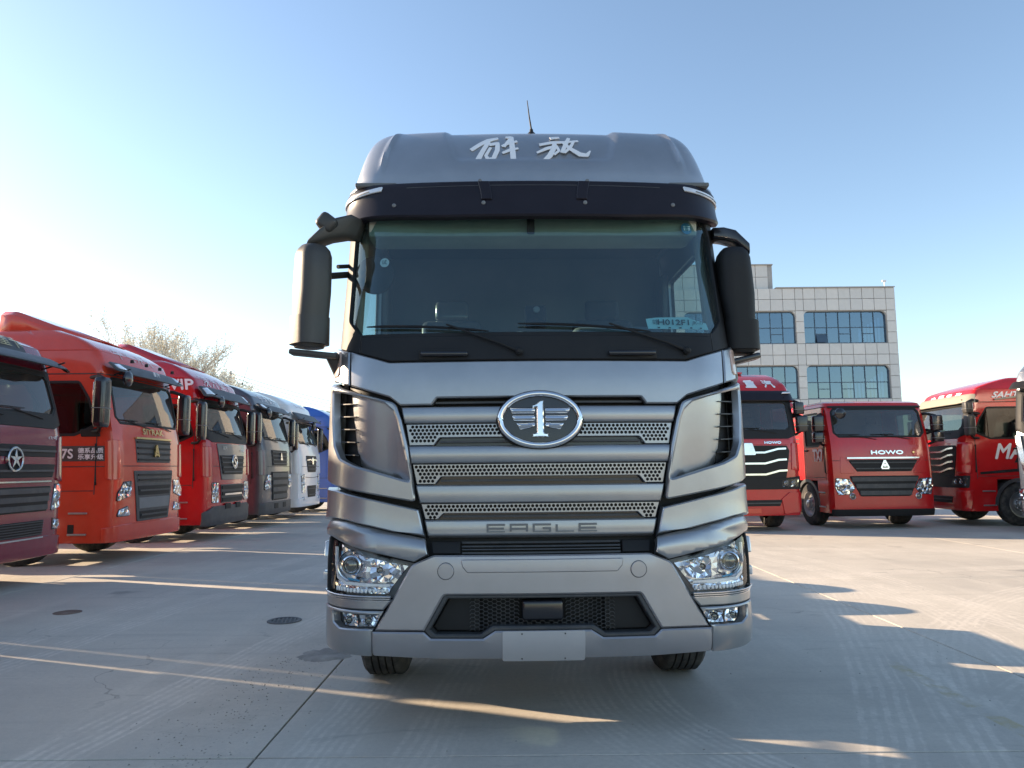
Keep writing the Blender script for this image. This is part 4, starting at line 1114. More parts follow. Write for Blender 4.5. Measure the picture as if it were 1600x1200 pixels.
class Truck:
    def __init__(t, label, loc, rz, paint, sk, zt=3.15, ztop=3.95, ws=None, pillars=None, roof=None, group=None, visor=None, deflector=None, low=False, rim='steel', waist=2.1, lower=None, glass_='truck_glass', skirt=.80, zb=.36, axle=1.4, cheeks=False, corner=True, bumper=False):
        t.T = empty('tractor_truck', loc, R(rz), label, 'truck', group); t.K = sk; T, K = t.T, sk; t.zt, t.ztop = zt, ztop
        Sb = K.Sb; y = lambda v, z=2.4: K.sy(v, z)
        wsz0 = waist + .22
        ws = ws or fillet([(-1.0, wsz0), (1.0, wsz0), (1.10, wsz0 + .1), (1.09, zt - .12), (1.02, zt - .05), (-1.02, zt - .05), (-1.09, zt - .12), (-1.10, wsz0 + .1)], .04)
        win_p = fillet([(y(.44), waist + .17), (y(.80), waist + .02), (y(1.42), waist + .02), (y(1.42), zt - .14), (y(.62), zt - .14), (y(.50), zt - .4)], .06)
        s8, s10 = y(skirt, 1.), y(skirt + .04, 1.)
        body = [(-s8, zb), (s8, zb), (s10, 1.12), (Sb, 1.12), (Sb, zt), (-Sb, zt), (-Sb, 1.12), (-s10, 1.12)]
        t.body = panel('cab_body', T, K, body, paint, 0., .04, .008, .13, holes=[ws, win_p, mir(win_p)])
        panel('windscreen', T, K, inset(ccw(ws), -.012), glass_, -.014, .004, 0, .12, walls=False)
        panel('windscreen_seal', T, K, inset(ccw(ws), -.025), 'black', .006, .02, .003, .1, holes=[inset(ccw(ws), .018)])
        if pillars:
            up = fillet([(-1.26, waist + .12), (-1.0, waist + .02), (1.0, waist + .02), (1.26, waist + .12), (1.26, zt), (-1.26, zt)], .02)
            panel('windscreen_surround', T, K, up, pillars, .010, .02, .004, .1, holes=[inset(ccw(ws), -.01)])
        for m in (1, -1):
            q = (lambda p: p) if m > 0 else mir
            panel('side_window', T, K, q(inset(ccw(win_p), -.012)), 'truck_side_glass', -.014, .004, 0, .15, walls=False)
            panel('window_seal', T, K, q(inset(ccw(win_p), -.03)), 'black', .006, .02, .003, .1, holes=[q(inset(ccw(win_p), .015))])
            for yy in (.38, 1.50): ribbon('door_seam', T, K, [[(m * y(yy, z), z, .007) for z in (1.14, 1.5, 1.9, 2.3, zt - .06)][::m]], 'chassis', .005, .004)
            px, py, pz = K.at(m * y(1.35, 1.8), 1.86, .02)
            box('door_handle', (px, py, pz), (.04, .18, .04), 'black', T, None, .012)
            rings = []
            for a in range(0, 181, 15):
                c, s_ = math.cos(R(a)), math.sin(R(a))
                rings.append([(m * xx, axle - rr * c, .50 + rr * s_) for xx, rr in ((1.245, .58), (1.245, .66), (.85, .66), (.85, .58))])
            loft('wheel_arch', rings, lower or 'dark_grey', T)
            box('step_box', (m * 1.12, .62, .72), (.22, .34, .60), 'black', T, None, .03)
            box('mud_guard', (m * 1.0, 2.12, .85), (.46, .22, .5), 'dark_grey', T, None, .04)
            for yy in (4.6, 5.9):
                rings = []
                for a in range(20, 161, 20):
                    c, s_ = math.cos(R(a)), math.sin(R(a))
                    rings.append([(m * xx, yy - rr * c, .52 + rr * s_) for xx, rr in ((1.25, .60), (1.25, .63), (.63, .63), (.63, .60))])
                loft('rear_fender', rings, 'black', T)
        rear_wall('rear_wall', T, K, 1.12, ztop, paint)
        ribbon('front_seam', T, K, [[(-1.2 + 2.4 * k / 20, 1.60, .006) for k in range(21)]], 'chassis', .004, .003)
        ribbon('roof_seam', T, K, [[(-Sb + 2 * Sb * k / 60, zt + .004, .008) for k in range(61)]], 'chassis', .006, .004)
        for m in (1, -1):
            q = (lambda p: p) if m > 0 else mir
            if corner: panel('corner_deflector', T, K, q(fillet([(1.02, 1.40), (1.22, 1.37), (1.34, 1.39), (1.34, 2.0), (1.22, 2.03), (1.06, 2.02)], .03)), paint, .022, .03, .008, .07)
            tube('grab_handle', [K.at(m * y(.46), 1.30, .01), K.at(m * y(.44), 1.34, .05), K.at(m * y(.44), 1.92, .05), K.at(m * y(.46), 1.96, .01)], .014, 'black', T, 6)
            ribbon('door_seam', T, K, [[(m * y(.40 + 1.1 * k / 6, 1.3), 1.20, .006) for k in range(7)][::m]], 'chassis', .005, .004)
            for k in range(2): box('step_tread', (m * 1.2, .62, .50 + k * .34), (.14, .30, .03), 'steel', T, None, .006, 1)
        if bumper: panel('front_bumper', T, K, fillet([(-1.36, .37), (1.36, .37), (1.36, .60), (1.0, .64), (-1.0, .64), (-1.36, .60)], .03), paint, .022, .04, .008, .08)
        rp = [(-Sb, zt), (Sb, zt), (Sb, ztop), (-Sb, ztop)]
        zc = zt + (ztop - zt) * .52 if ztop - zt > .25 else zt + (ztop - zt) * .6
        t.roof = panel('roof', T, K, [(-Sb, zt), (Sb, zt), (Sb, zc - .003), (-Sb, zc - .003)], roof or paint, .003, .03, .005, .09)
        panel('roof_cap', T, K, [(-Sb, zc + .001), (Sb, zc + .001), (Sb, ztop), (-Sb, ztop)], roof or paint, .003, .03, .005, .09)
        top_cap('roof_top', T, K, ztop - .002, roof or paint, .03)
        # inside
        box('dashboard', (0, .52, waist + .02), (2.26, .5, .30), 'interior', T, None, .08)
        rear_wall('rear_lining', T, K, 1.3, zt, 'interior', y=2.12, inset_=.03, n=4)
        box('cab_floor', (0, 1.3, 1.3), (2.4, 1.7, .05), 'interior', T)
        box('headliner', (0, 1.3, zt + .02), (2.3, 1.6, .03), 'interior_light', T)
        seat(T, .58, 1.2, waist - .15); seat(T, -.58, 1.2, waist - .15)
        wheel_rim(T, (.58, .86, waist + .18), .22, -60)
        box('folded_curtain', (-1.02, .62, waist + .55), (.10, .22, .70), 'interior_light', T, None, .04)
        # wipers
        for (a, b) in ((-.12, -.78), (.72, .06)):
            P = [Vector(K.at(a + (b - a) * k / 5, wsz0 - .07 + .10 * (k / 5), .02)) for k in range(6)]
            w_ = tube('wiper_arm', P, .009, 'black', T, 6)
            tube('wiper_blade', [Vector(K.at(b - .28 + .56 * k / 6, wsz0 + .05, .012)) for k in range(7)], .008, 'black', w_, 6)
        chassis(T, rim_mat=rim, axle=axle, w=1.22, detail=True)
        if cheeks: t.side_deflector(paint)
        box('cab_underside', (0, .8, .62), (2.0, .9, .5), 'chassis', T)
        if deflector: t.deflector(deflector, roof or paint)
    def P(t, name, poly, mat, off=.015, thick=.03, bev=.006, step=.09, par=None, **k):
        return panel(name, par or t.T, t.K, poly, mat, off, thick, bev, step, **k)
    def two(t, name, poly, mat, off=.015, thick=.03, bev=.006, step=.09, **k):
        return [t.P(name, poly, mat, off, thick, bev, step, **k), t.P(name, mir(poly), mat, off, thick, bev, step, **k)]
    def grille(t, poly, n, mat='black', slat='dark_grey', off=.012, w=.014, name='grille', proud=.020):
        g_ = t.P(name, poly, mat, off, .03, .006)
        z0, z1 = min(p[1] for p in poly), max(p[1] for p in poly)
        for k in range(n):
            z = z0 + (z1 - z0) * (k + .5) / n
            xs = []
            for i in range(len(poly)):
                a, b = poly[i], poly[(i + 1) % len(poly)]
                if (a[1] > z) != (b[1] > z): xs.append(a[0] + (b[0] - a[0]) * (z - a[1]) / (b[1] - a[1]))
            if len(xs) < 2: continue
            x0, x1 = min(xs) + .02, max(xs) - .02
            ribbon('slat', g_, t.K, [[(x0 + (x1 - x0) * i / 12, z, w) for i in range(13)]], slat, off + proud, .03)
        return g_
    def lamps(t, poly, n=2, cover=True, mat='chrome'):
        for m in (1, -1):
            q = (lambda p: p) if m > 0 else mir
            h = t.P('headlamp', q(inset(ccw(poly), -.012)), 'black_gloss', .008, .03, .004)
            facets('reflector', h, t.K, q(poly), .012, .05, .012, mat)
            cx = sum(p[0] for p in poly) / len(poly); cz = sum(p[1] for p in poly) / len(poly)
            wx = max(p[0] for p in poly) - min(p[0] for p in poly)
            for k in range(n):
                lens(h, t.K, m * (cx + (k - (n - 1) / 2) * wx * .42), cz, .035, .022)
            if cover: panel('lamp_cover', h, t.K, q(poly), 'lamp_glass', .036, .004, 0, .1, walls=False)
    def visor(t, z0, z1, off0=.20, off1=.08, mat='black', half=1.2, lamps=False, wrap=.05):
        fo = lambda s, z: off0 + (off1 - off0) * (z - z0) / (z1 - z0)
        v = t.P('sun_visor', fillet([(-half, z0 + wrap), (-half * .7, z0), (half * .7, z0), (half, z0 + wrap), (half, z1), (-half, z1)], .04), mat, fo, .035, .008, .09)
        if lamps:
            for m in (1, -1):
                q = (lambda p: p) if m > 0 else mir
                panel('marker_lamp', v, t.K, q([(half - .26, z0 + .07), (half - .03, z0 + .09), (half - .03, z1 - .06), (half - .20, z1 - .03)]), 'lamp_white', lambda s, z: fo(s, z) + .012, .02, .003, .08)
        for m in (1, -1):
            a, b = t.K.at(m * half * .8, z0 + .08, 0), t.K.at(m * half * .8, z0 + .08, off0)
            tube('visor_stay', [a, b], .012, 'black', v, 6)
        return v
    def mirror(t, m, z0, z1, y0=-.02, x0=1.40, w=.24, d=.16, mat='black_gloss', arm='black', split=.62):
        rings = []
        for f in (0, .03, .1, .5, .9, .97, 1):
            sh = {0: .82, .03: .95, .97: .95, 1: .82}.get(f, 1.)
            rings.append([(m * px, py, z0 + (z1 - z0) * f) for px, py in rrect(x0 + w / 2, y0 + d / 2, w / 2 * sh, d / 2 * sh, .05 * sh, 4)])
        h = loft('mirror', rings, mat, t.T, angle=50)
        box('mirror_glass', (m * (x0 + w / 2), y0 + d + .002, (z0 + z1) / 2), (w - .05, .006, (z1 - z0) * .8), 'chrome', h)
        box('mirror_band', (m * (x0 + w / 2), y0 + d / 2, z0 + (z1 - z0) * (1 - split)), (w + .01, d + .01, .016), 'grey_plastic', h)
        xx = t.K.W(z1)
        tube('mirror_arm', [(m * (xx - .03), y0 + .45, z1 + .04), (m * (xx + .08), y0 + .25, z1 + .05), (m * (x0 + w * .5), y0 + d * .5, z1 - .01)], [.035, .035, .03], arm, h, 8)
        tube('mirror_arm', [(m * (xx - .03), y0 + .42, z0 - .06), (m * (xx + .08), y0 + .22, z0 - .05), (m * (x0 + w * .5), y0 + d * .5, z0 + .03)], [.03, .03, .025], arm, h, 8)
    def front_mirror(t, s, z, r=.13):
        p = Vector(t.K.at(s, z, .24)); q_ = Vector(t.K.at(s + .18, z + .16, .03))
        h = lathe('front_mirror', [(.001, .05), (r * .7, .04), (r, .0), (r * .98, -.03), (r * .6, -.06), (.001, -.07)], 'black_gloss', t.T, 'Y', tuple(p), n=22, closed_ends=False)
        tube('mirror_arm', [q_, p + Vector((0, .02, .08)), p], .018, 'black', h, 6)
    def deflector(t, h, mat):
        """air deflector on the roof: rising sheet with side cheeks and an open back"""
        K = t.K; z = t.ztop; y0 = 1.0; y1 = K.back + .05
        sec = []
        for f in (0, .42, .82, .86, 1.):
            yy = y0 + (y1 - y0) * f; zz = z - .05 + h * min(1., f * 1.18)
            w = .72 + .22 * f
            sec.append([(-w - .06, yy, z - .18), (-w, yy, zz - .08), (-w + .10, yy, zz), (0, yy, zz + .025), (w - .10, yy, zz), (w, yy, zz - .08), (w + .06, yy, z - .18)])
        V, F_ = [], []
        for r_ in sec: V += r_
        n = 7
        for i in range(len(sec) - 1):
            for k in range(n - 1): F_.append((i * n + k, i * n + k + 1, (i + 1) * n + k + 1, (i + 1) * n + k))
        o = mesh_obj('roof_deflector', V, F_, mat, t.T, angle=18)
        sm = o.modifiers.new('thickness', 'SOLIDIFY'); sm.thickness = .025; sm.offset = -1
        for m in (1, -1):
            tube('deflector_stay', [(m * .6, y1 - .1, z), (m * .7, y1 - .1, z + h - .1)], .02, 'chassis', o, 6)
    def side_deflector(t, mat):
        """side fairings added behind the cab, stretched back to narrow the sunlit gaps"""
        for m in (1, -1):
            V, F_ = [], []
            n = 8
            for i in range(n + 1):
                z = 1.15 + (t.ztop - .02 - 1.15) * i / n; W = t.K.W(z) + .004
                V += [(m * W, t.K.back + .01, z), (m * (W + .012), t.K.back + .30, z), (m * (W - .03), t.K.back + .98 - .06 * i / n, z)]
            for i in range(n):
                for k in range(2): F_.append((3 * i + k, 3 * i + k + 1, 3 * i + k + 4, 3 * i + k + 3))
            o = mesh_obj('side_fairing', V, F_, mat, t.T)  # unseen sheet, added to thin the sun streaks between the trucks
            s_ = o.modifiers.new('thickness', 'SOLIDIFY'); s_.thickness = .03
    def write(t, body, s, z, w, h, mat='white_decal', off=.014, name='lettering', **k):
        return text(name, t.T, t.K, body, s, z, w, h, mat, off, **k)
glass('truck_side_glass', (.16, .20, .20), 1.5)
plain('grille_chrome', (.70, .70, .71), .16, 1.)

LX = -6.42
def truck_orange():
    K = cab_skin(3.12, 3.90)
    t = Truck('orange-red tractor truck with bold lettering on its door, behind the burgundy truck', (LX, 13.3, 0), 90, 'orange_red_paint', K, 3.12, 3.90, deflector=.42, bumper=True, skirt=1.02, axle=1.62, cheeks=True, group='trucks parked in the left row')
    y = lambda v, z=1.8: K.sy(v, z)
    g_ = t.grille([(-.60, 1.66), (.60, 1.66), (.64, 2.06), (-.64, 2.06)], 4, 'dark_grey', 'black')
    ribbon('gold_trim', g_, K, [[(-.64 + 1.28 * k / 12, 2.075, .016) for k in range(13)]], 'gold', .04, .03)
    for st in ([(-.075, 1.76, .018), (0, 1.965, .022)], [(0, 1.965, .022), (.075, 1.76, .018)], [(-.05, 1.80, .02), (.05, 1.80, .02)], [(-.02, 1.86, .03), (.02, 1.86, .03)]):
        ribbon('emblem_bar', g_, K, [st], 'gold', .055, .03)
    f_ = t.P('grille_frame', fillet([(-.56, .66), (.56, .66), (.70, 1.52), (-.70, 1.52)], .03), 'dark_grey', .018)
    t.grille([(-.60, 1.32), (.60, 1.32), (.64, 1.49), (-.64, 1.49)], 2, 'dark_grey', 'black', .026)
    t.grille([(-.56, 1.10), (.56, 1.10), (.59, 1.26), (-.59, 1.26)], 1, 'black', 'dark_grey', .026)
    t.P('grille_bar', [(-.53, .87), (.53, .87), (.56, 1.06), (-.56, 1.06)], 'grey_plastic', .030)
    t.grille([(-.49, .70), (.49, .70), (.51, .83), (-.51, .83)], 1, 'black', 'dark_grey', .026)
    t.lamps(fillet([(.80, 1.10), (1.14, 1.03), (1.12, 1.16), (.98, 1.33), (.76, 1.34)], .02), 2)
    t.lamps(fillet([(.80, .78), (1.12, .78), (1.08, .88), (.84, .93)], .02), 1)
    for s_ in (-1, 1): ribbon('bumper_seam', t.T, K, [[(s_ * .72, .40, .006), (s_ * .72, .62, .006)][::s_]], 'chassis', .004, .003)
    t.write('SITRAK', 0, 2.20, .74, .10, 'gold', bold=.006)
    v = t.visor(3.06, 3.30, .30, .12, 'dark_grey', 1.15, True)
    for k in range(4): lathe('roof_lamp', [(.03, 0), (.03, .05), (.001, .06)], 'black', v, 'Z', (-.75 + k * .5, .12, 3.36), n=10)
    t.write('重汽', .05, 3.18, .24, .10, 'white_decal', .235)
    for k, ch in enumerate('牛气冲天'): t.write(ch, -.55 + k * .34, 3.55, .22, .20, 'amber_clear')
    for m in (1, -1):
        t.mirror(m, 2.22, 3.02, .10, 1.36, .26, .18)
        q = (lambda p: p) if m > 0 else mir
        t.P('air_inlet', q(fillet([(y(.30), 2.08), (y(.62), 2.08), (y(.62), 2.20), (y(.30), 2.22)], .02)), 'black', .015)
        t.P('door_decal', q([(y(.16), 1.68), (y(1.36), 1.68), (y(1.36), 1.93), (y(.22), 1.93)]), 'dark_grey', .006, .006, 0)
        t.P('step_hatch', q([(y(.68, .6), .52), (y(.78, .6), .52), (y(.78, .6), .66), (y(.68, .6), .66)]), 'black', .006, .006, 0)
        t.P('body_groove', q([(y(.02), 1.585), (y(1.7), 1.585), (y(1.7), 1.60), (y(.02), 1.60)]), 'chassis', .004, .004, 0)
    t.write('G7S', -y(.92), 1.805, .34, .15, off=.016, bold=.006)
    t.write('德系品质', -y(.46), 1.855, .42, .085, off=.016, bold=.003); t.write('乐享升级', -y(.46), 1.752, .42, .085, off=.016, bold=.003)
    t.front_mirror(-.98, 3.0)
    return t
def truck_burgundy():
    K = cab_skin(2.95, 3.62, roof_rake=1.1)
    t = Truck('burgundy tractor truck with a star emblem, cut off by the left picture edge', (LX - .05, 9.55, 0), 90, 'burgundy_paint', K, 2.95, 3.62, pillars='black', deflector=.40, bumper=True, skirt=1.02, axle=1.62, cheeks=True, group='trucks parked in the left row')
    t.grille([(-.92, 1.44), (.92, 1.44), (.98, 1.62), (-.98, 1.62)], 1, 'black', 'dark_grey'); t.grille([(-.98, 1.72), (.98, 1.72), (1.02, 1.88), (-1.02, 1.88)], 1, 'black', 'dark_grey')
    t.grille([(-.80, .98), (.80, .98), (.88, 1.32), (-.88, 1.32)], 3, 'black', 'dark_grey', w=.035)
    t.grille([(-.72, .66), (.72, .66), (.74, .86), (-.74, .86)], 6, 'black', 'dark_grey', w=.006)
    ribbon('chrome_trim', t.T, K, [[(-.86 + 1.72 * k / 14, 1.385, .010) for k in range(15)]], 'grille_chrome', .03, .02)
    ribbon('chrome_trim', t.T, K, [[(-.72 + 1.44 * k / 14, .63, .010) for k in range(15)]], 'grille_chrome', .03, .02)
    e = t.P('emblem_ring', ellipse(.05, 1.68, .155, .165, 36), 'grille_chrome', .05, .04, .008, .04, holes=[ellipse(.05, 1.68, .125, .135, 36)])
    for k in range(5):
        a = R(90 + 72 * k); panel('star_arm', e, K, [(.05 + .13 * math.cos(a), 1.68 + .14 * math.sin(a)), (.05 + .04 * math.cos(a + .63), 1.68 + .043 * math.sin(a + .63)), (.05, 1.68), (.05 + .04 * math.cos(a - .63), 1.68 + .043 * math.sin(a - .63))], 'grille_chrome', .05, .03, .003, .05)
    t.write('17/号', .93, 1.99, .22, .05)
    t.lamps(fillet([(.92, .98), (1.10, 1.02), (1.12, 1.34), (1.0, 1.34)], .02), 1)
    t.lamps([(.98, .72), (1.12, .72), (1.12, .84), (.98, .86)], 1)
    t.visor(2.90, 3.12, .34, .10, 'dark_grey', 1.22)
    t.P('roof_panel', fillet([(-.72, 3.16), (.72, 3.16), (.66, 3.46), (-.66, 3.46)], .06), 'dark_grey', .014)
    t.write('德龙重卡', .15, 3.30, 1.05, .17, 'gold', .03)
    t.mirror(-1, 2.05, 2.85, .02, 1.34, .22, .16)
    return t
def truck_crimson():
    K = cab_skin(3.05, 3.92)
    t = Truck('crimson tractor truck with black front panel and round S emblem, third in the left row', (LX, 17.0, 0), 90, 'crimson_paint', K, 3.05, 3.92, pillars='black', deflector=.45, skirt=1.02, axle=1.62, cheeks=True, group='trucks parked in the left row')
    y = lambda v, z=1.8: K.sy(v, z)
    t.P('front_panel', fillet([(-.62, 1.30), (.62, 1.30), (.82, 2.10), (-.82, 2.10)], .05), 'slate_paint', .016)
    t.grille([(-.58, 1.42), (.58, 1.42), (.70, 1.84), (-.70, 1.84)], 4, 'black', 'dark_grey', .03)
    e = t.P('emblem_ring', ellipse(.0, 1.70, .15, .16, 32), 'grille_chrome', .07, .04, .008, .04, holes=[ellipse(0, 1.70, .12, .13, 32)])
    ribbon('emblem_s', e, K, [[(.07, 1.78, .022), (-.01, 1.80, .024), (-.06, 1.75, .024), (.0, 1.70, .026), (.06, 1.65, .024), (.01, 1.60, .024), (-.07, 1.62, .022)]], 'grille_chrome', .07, .03)
    t.write('X3000', .62, 1.96, .3, .055, off=.03); t.write('陕汽', -.45, 2.0, .22, .09, off=.03, mat='grille_chrome')
    t.P('bumper_shell', fillet([(-1.3, .34), (1.3, .34), (1.3, .62), (1.0, .74), (-1.0, .74), (-1.3, .62)], .03), 'dark_grey', .03, .05)
    t.grille([(-.60, .80), (.60, .80), (.66, 1.20), (-.66, 1.20)], 3, 'dark_grey', 'black', .02, .04)
    for s_ in (-.3, .3): t.P('air_inlet', [(s_ - .14, .66), (s_ + .14, .66), (s_ + .14, .78), (s_ - .14, .78)], 'black', .045, .02)
    ribbon('chrome_trim', t.T, K, [[(-.5 + k / 12, .98, .02) for k in range(13)]], 'grille_chrome', .045, .02)
    t.lamps(fillet([(.76, .82), (1.04, .82), (1.06, 1.24), (.80, 1.24)], .02), 2)
    v = t.visor(3.0, 3.30, .32, .12, 'dark_grey', 1.2, True)
    for k, ch in enumerate('陕汽重卡'): t.write(ch, -.62 + k * .42, 3.50, .30, .26)
    t.write('VIP', -y(.75, 3.35), 3.36, .62, .22, off=.02, bold=.01, shear=.2)
    for m in (1, -1): t.mirror(m, 2.15, 2.95, .06, 1.36, .22, .16)
    t.front_mirror(-.70, 2.96)
    return t
def truck_slate():
    K = cab_skin(3.05, 3.82, roof_rake=.8)
    t = Truck('dark grey tractor truck between the crimson and the white truck', (LX, 20.5, 0), 90, 'slate_paint', K, 3.05, 3.82, skirt=1.02, axle=1.62, cheeks=True, group='trucks parked in the left row', pillars=None)
    t.grille([(-.62, 1.62), (.62, 1.62), (.66, 2.04), (-.66, 2.04)], 4, 'black', 'dark_grey')
    for st in ([(-.07, 1.76, .018), (0, 1.96, .02)], [(0, 1.96, .02), (.07, 1.76, .018)], [(-.05, 1.80, .02), (.05, 1.80, .02)]): ribbon('emblem_bar', t.T, K, [st], 'grille_chrome', .05, .03)
    t.grille([(-.62, .70), (.62, .70), (.70, 1.46), (-.70, 1.46)], 4, 'black', 'dark_grey', .014, .06)
    t.lamps(fillet([(.80, 1.02), (1.14, 1.0), (1.12, 1.2), (.98, 1.38), (.76, 1.36)], .02), 2)
    t.P('bumper_shell', fillet([(-1.3, .34), (1.3, .34), (1.3, .66), (-1.3, .66)], .03), 'dark_grey', .02, .04)
    for s_ in (-.35, .35): t.P('air_inlet', [(s_ - .14, .48), (s_ + .14, .48), (s_ + .14, .62), (s_ - .14, .62)], 'black', .03, .01)
    t.visor(3.0, 3.24, .28, .10, 'dark_grey', 1.15, True)
    for k, ch in enumerate('中国重汽'): t.write(ch, -.5 + k * .34, 3.45, .22, .2)
    for m in (1, -1): t.mirror(m, 2.2, 2.98, .08, 1.36, .22, .16)
    t.front_mirror(-.95, 2.94)
    a = lathe('antenna_base', [(.03, 0), (.02, .05), (.001, .06)], 'black', t.T, 'Z', (-.4, 1.0, 3.84), n=10); tube('antenna_rod', [(-.4, 1.0, 3.86), (-.4, .85, 4.35)], .008, 'black', a, 5)
    return t
def truck_white():
    K = cab_skin(3.0, 3.95, roof_rake=1.0)
    t = Truck('white tractor truck with a small black shield grille, in front of the blue one', (LX - .05, 23.9, 0), 90, 'white_paint', K, 3.0, 3.95, bumper=True, skirt=1.02, axle=1.62, cheeks=True, group='trucks parked in the left row', pillars=None)
    t.P('grille', fillet([(-.45, 1.42), (.45, 1.42), (.60, 1.94), (-.60, 1.94)], .06), 'black', .014)
    for k in range(4): ribbon('slat', t.T, K, [[(-.48 - .02 * k + (.96 + .04 * k) * i / 10, 1.52 + k * .11, .012) for i in range(11)]], 'dark_grey', .035, .02)
    ribbon('chrome_trim', t.T, K, [[(-.56, 1.80, .016), (-.2, 1.82, .016), (0, 1.76, .02), (.2, 1.82, .016), (.56, 1.80, .016)]], 'grille_chrome', .04, .02)
    t.P('emblem', fillet([(-.08, 1.66), (.08, 1.66), (.09, 1.84), (0, 1.90), (-.09, 1.84)], .02), 'grille_chrome', .05, .03)
    t.grille(fillet([(-.42, .62), (.42, .62), (.52, 1.0), (-.52, 1.0)], .04), 2, 'black', 'dark_grey')
    t.lamps(fillet([(.74, .80), (.98, .80), (1.06, 1.30), (.78, 1.36), (.74, 1.1)], .03), 2, mat='chrome_soft')
    t.lamps(fillet([(.72, .56), (.96, .56), (.98, .64), (.74, .66)], .015), 1)
    ribbon('front_crease', t.T, K, [[(-1.1 + 2.2 * k / 14, 1.30 - .05 * math.sin(math.pi * k / 14), .010) for k in range(15)]], 'dark_grey', .006, .004)
    t.visor(2.94, 3.26, .34, .10, 'dark_grey', 1.18)
    for k, ch in enumerate('东风商用'): t.write(ch, -.4 + k * .27, 3.55, .2, .17, 'crimson_paint')
    for m in (1, -1): t.mirror(m, 2.1, 2.9, .06, 1.36, .2, .16)
    t.front_mirror(.1, 2.85)
    return t
def truck_blue():
    K = cab_skin(3.0, 3.75)
    t = Truck('blue tractor truck at the far end of the left row', (LX + .35, 27.4, 0), 90, 'blue_paint', K, 3.0, 3.75, skirt=1.02, axle=1.62, cheeks=True, group='trucks parked in the left row')
    t.grille([(-.55, 1.42), (.55, 1.42), (.64, 1.94), (-.64, 1.94)], 4, 'black', 'dark_grey')
    t.grille([(-.55, .60), (.55, .60), (.62, 1.1), (-.62, 1.1)], 3, 'black', 'dark_grey')
    t.lamps(fillet([(.76, .86), (1.08, .84), (1.08, 1.1), (.80, 1.22)], .02), 2)
    t.P('bumper_shell', fillet([(-1.3, .34), (1.3, .34), (1.3, .52), (-1.3, .52)], .03), 'dark_grey', .02, .04)
    t.visor(2.95, 3.2, .30, .10, 'dark_grey', 1.18)
    for m in (1, -1): t.mirror(m, 2.1, 2.9, .06, 1.36, .2, .16)
    return t
def chevrons(t, z0, z1, w, n=3, wide=.03, rise=.09, off=.03):
    g_ = t.P('grille', fillet([(-w + .12, z0), (w - .12, z0), (w, z1 - .12), (w - .06, z1), (-w + .06, z1), (-w, z1 - .12)], .03), 'black', .016, .04)
    for k in range(n):
        z = z0 + .10 + (z1 - z0 - .26) * k / max(1, n - 1); hw = w - .10
        pts = [(-hw, z + rise), (-hw * .78, z + rise * .9), (-hw * .42, z), (hw * .42, z), (hw * .78, z + rise * .9), (hw, z + rise)]
        out = []
        for i in range(len(pts) - 1):
            for q in range(3): out.append((pts[i][0] + (pts[i + 1][0] - pts[i][0]) * q / 3, pts[i][1] + (pts[i + 1][1] - pts[i][1]) * q / 3, wide))
        out.append((*pts[-1], wide))
        ribbon('chrome_bar', g_, t.K, [out], 'grille_chrome', .05, .04)
    return g_
def truck_right_tall():
    K = cab_skin(3.05, 3.74, roof_rake=.6)
    t = Truck('tall red tractor truck with three chrome bars, half hidden behind the silver truck', (5.42, 17.0, 0), 4, 'red_paint', K, 3.05, 3.74, pillars='black', group='red trucks on the right')
    t.P('bonnet', fillet([(-.98, 1.98), (.98, 1.98), (1.05, 2.1), (-1.05, 2.1)], .02), 'red_paint', .02)
    chevrons(t, 1.20, 1.96, 1.0, 3, .021)
    t.write('HOWO', .60, 2.03, .40, .05, 'grille_chrome', .03, bold=.006)
    e = t.P('emblem', fillet([(-.18, 1.74), (.18, 1.74), (.1, 2.02), (-.1, 2.02)], .04), 'grille_chrome', .06, .04)
    t.P('lamp_band', fillet([(-1.25, .96), (1.25, .96), (1.28, 1.26), (.9, 1.22), (-.9, 1.22), (-1.28, 1.26)], .03), 'black', .022)
    t.lamps(fillet([(.74, 1.02), (1.14, 1.02), (1.18, 1.20), (.78, 1.16)], .02), 2)
    t.grille([(-.70, .58), (.70, .58), (.76, .72), (-.76, .72)], 1, 'black', 'dark_grey')
    t.two('bumper_fold', fillet([(.80, .40), (1.2, .44), (1.28, .88), (.95, .90), (.74, .74)], .03), 'red_paint', .028, .05)
    t.P('number_plate_holder', [(-.24, .42), (.24, .42), (.24, .54), (-.24, .54)], 'orange_red_paint', .03)
    t.visor(3.0, 3.26, .10, .03, 'visor_dark', 1.25, wrap=.0)
    t.two('marker_lamp', [(.95, 3.16), (1.16, 3.17), (1.18, 3.21), (.98, 3.20)], 'lamp_white', .10, .02)
    for k, ch in enumerate('国重汽'): t.write(ch, -.16 + k * .46, 3.44, .26, .19, bold=.01)
    box('roof_hatch', (.05, 1.3, 3.78), (.6, .5, .06), 'red_paint', t.T, None, .02)
    for m in (1, -1):
        t.mirror(m, 2.28, 2.66, .14, 1.28, .26, .18); t.mirror(m, 2.70, 2.98, .14, 1.24, .22, .18)
    return t
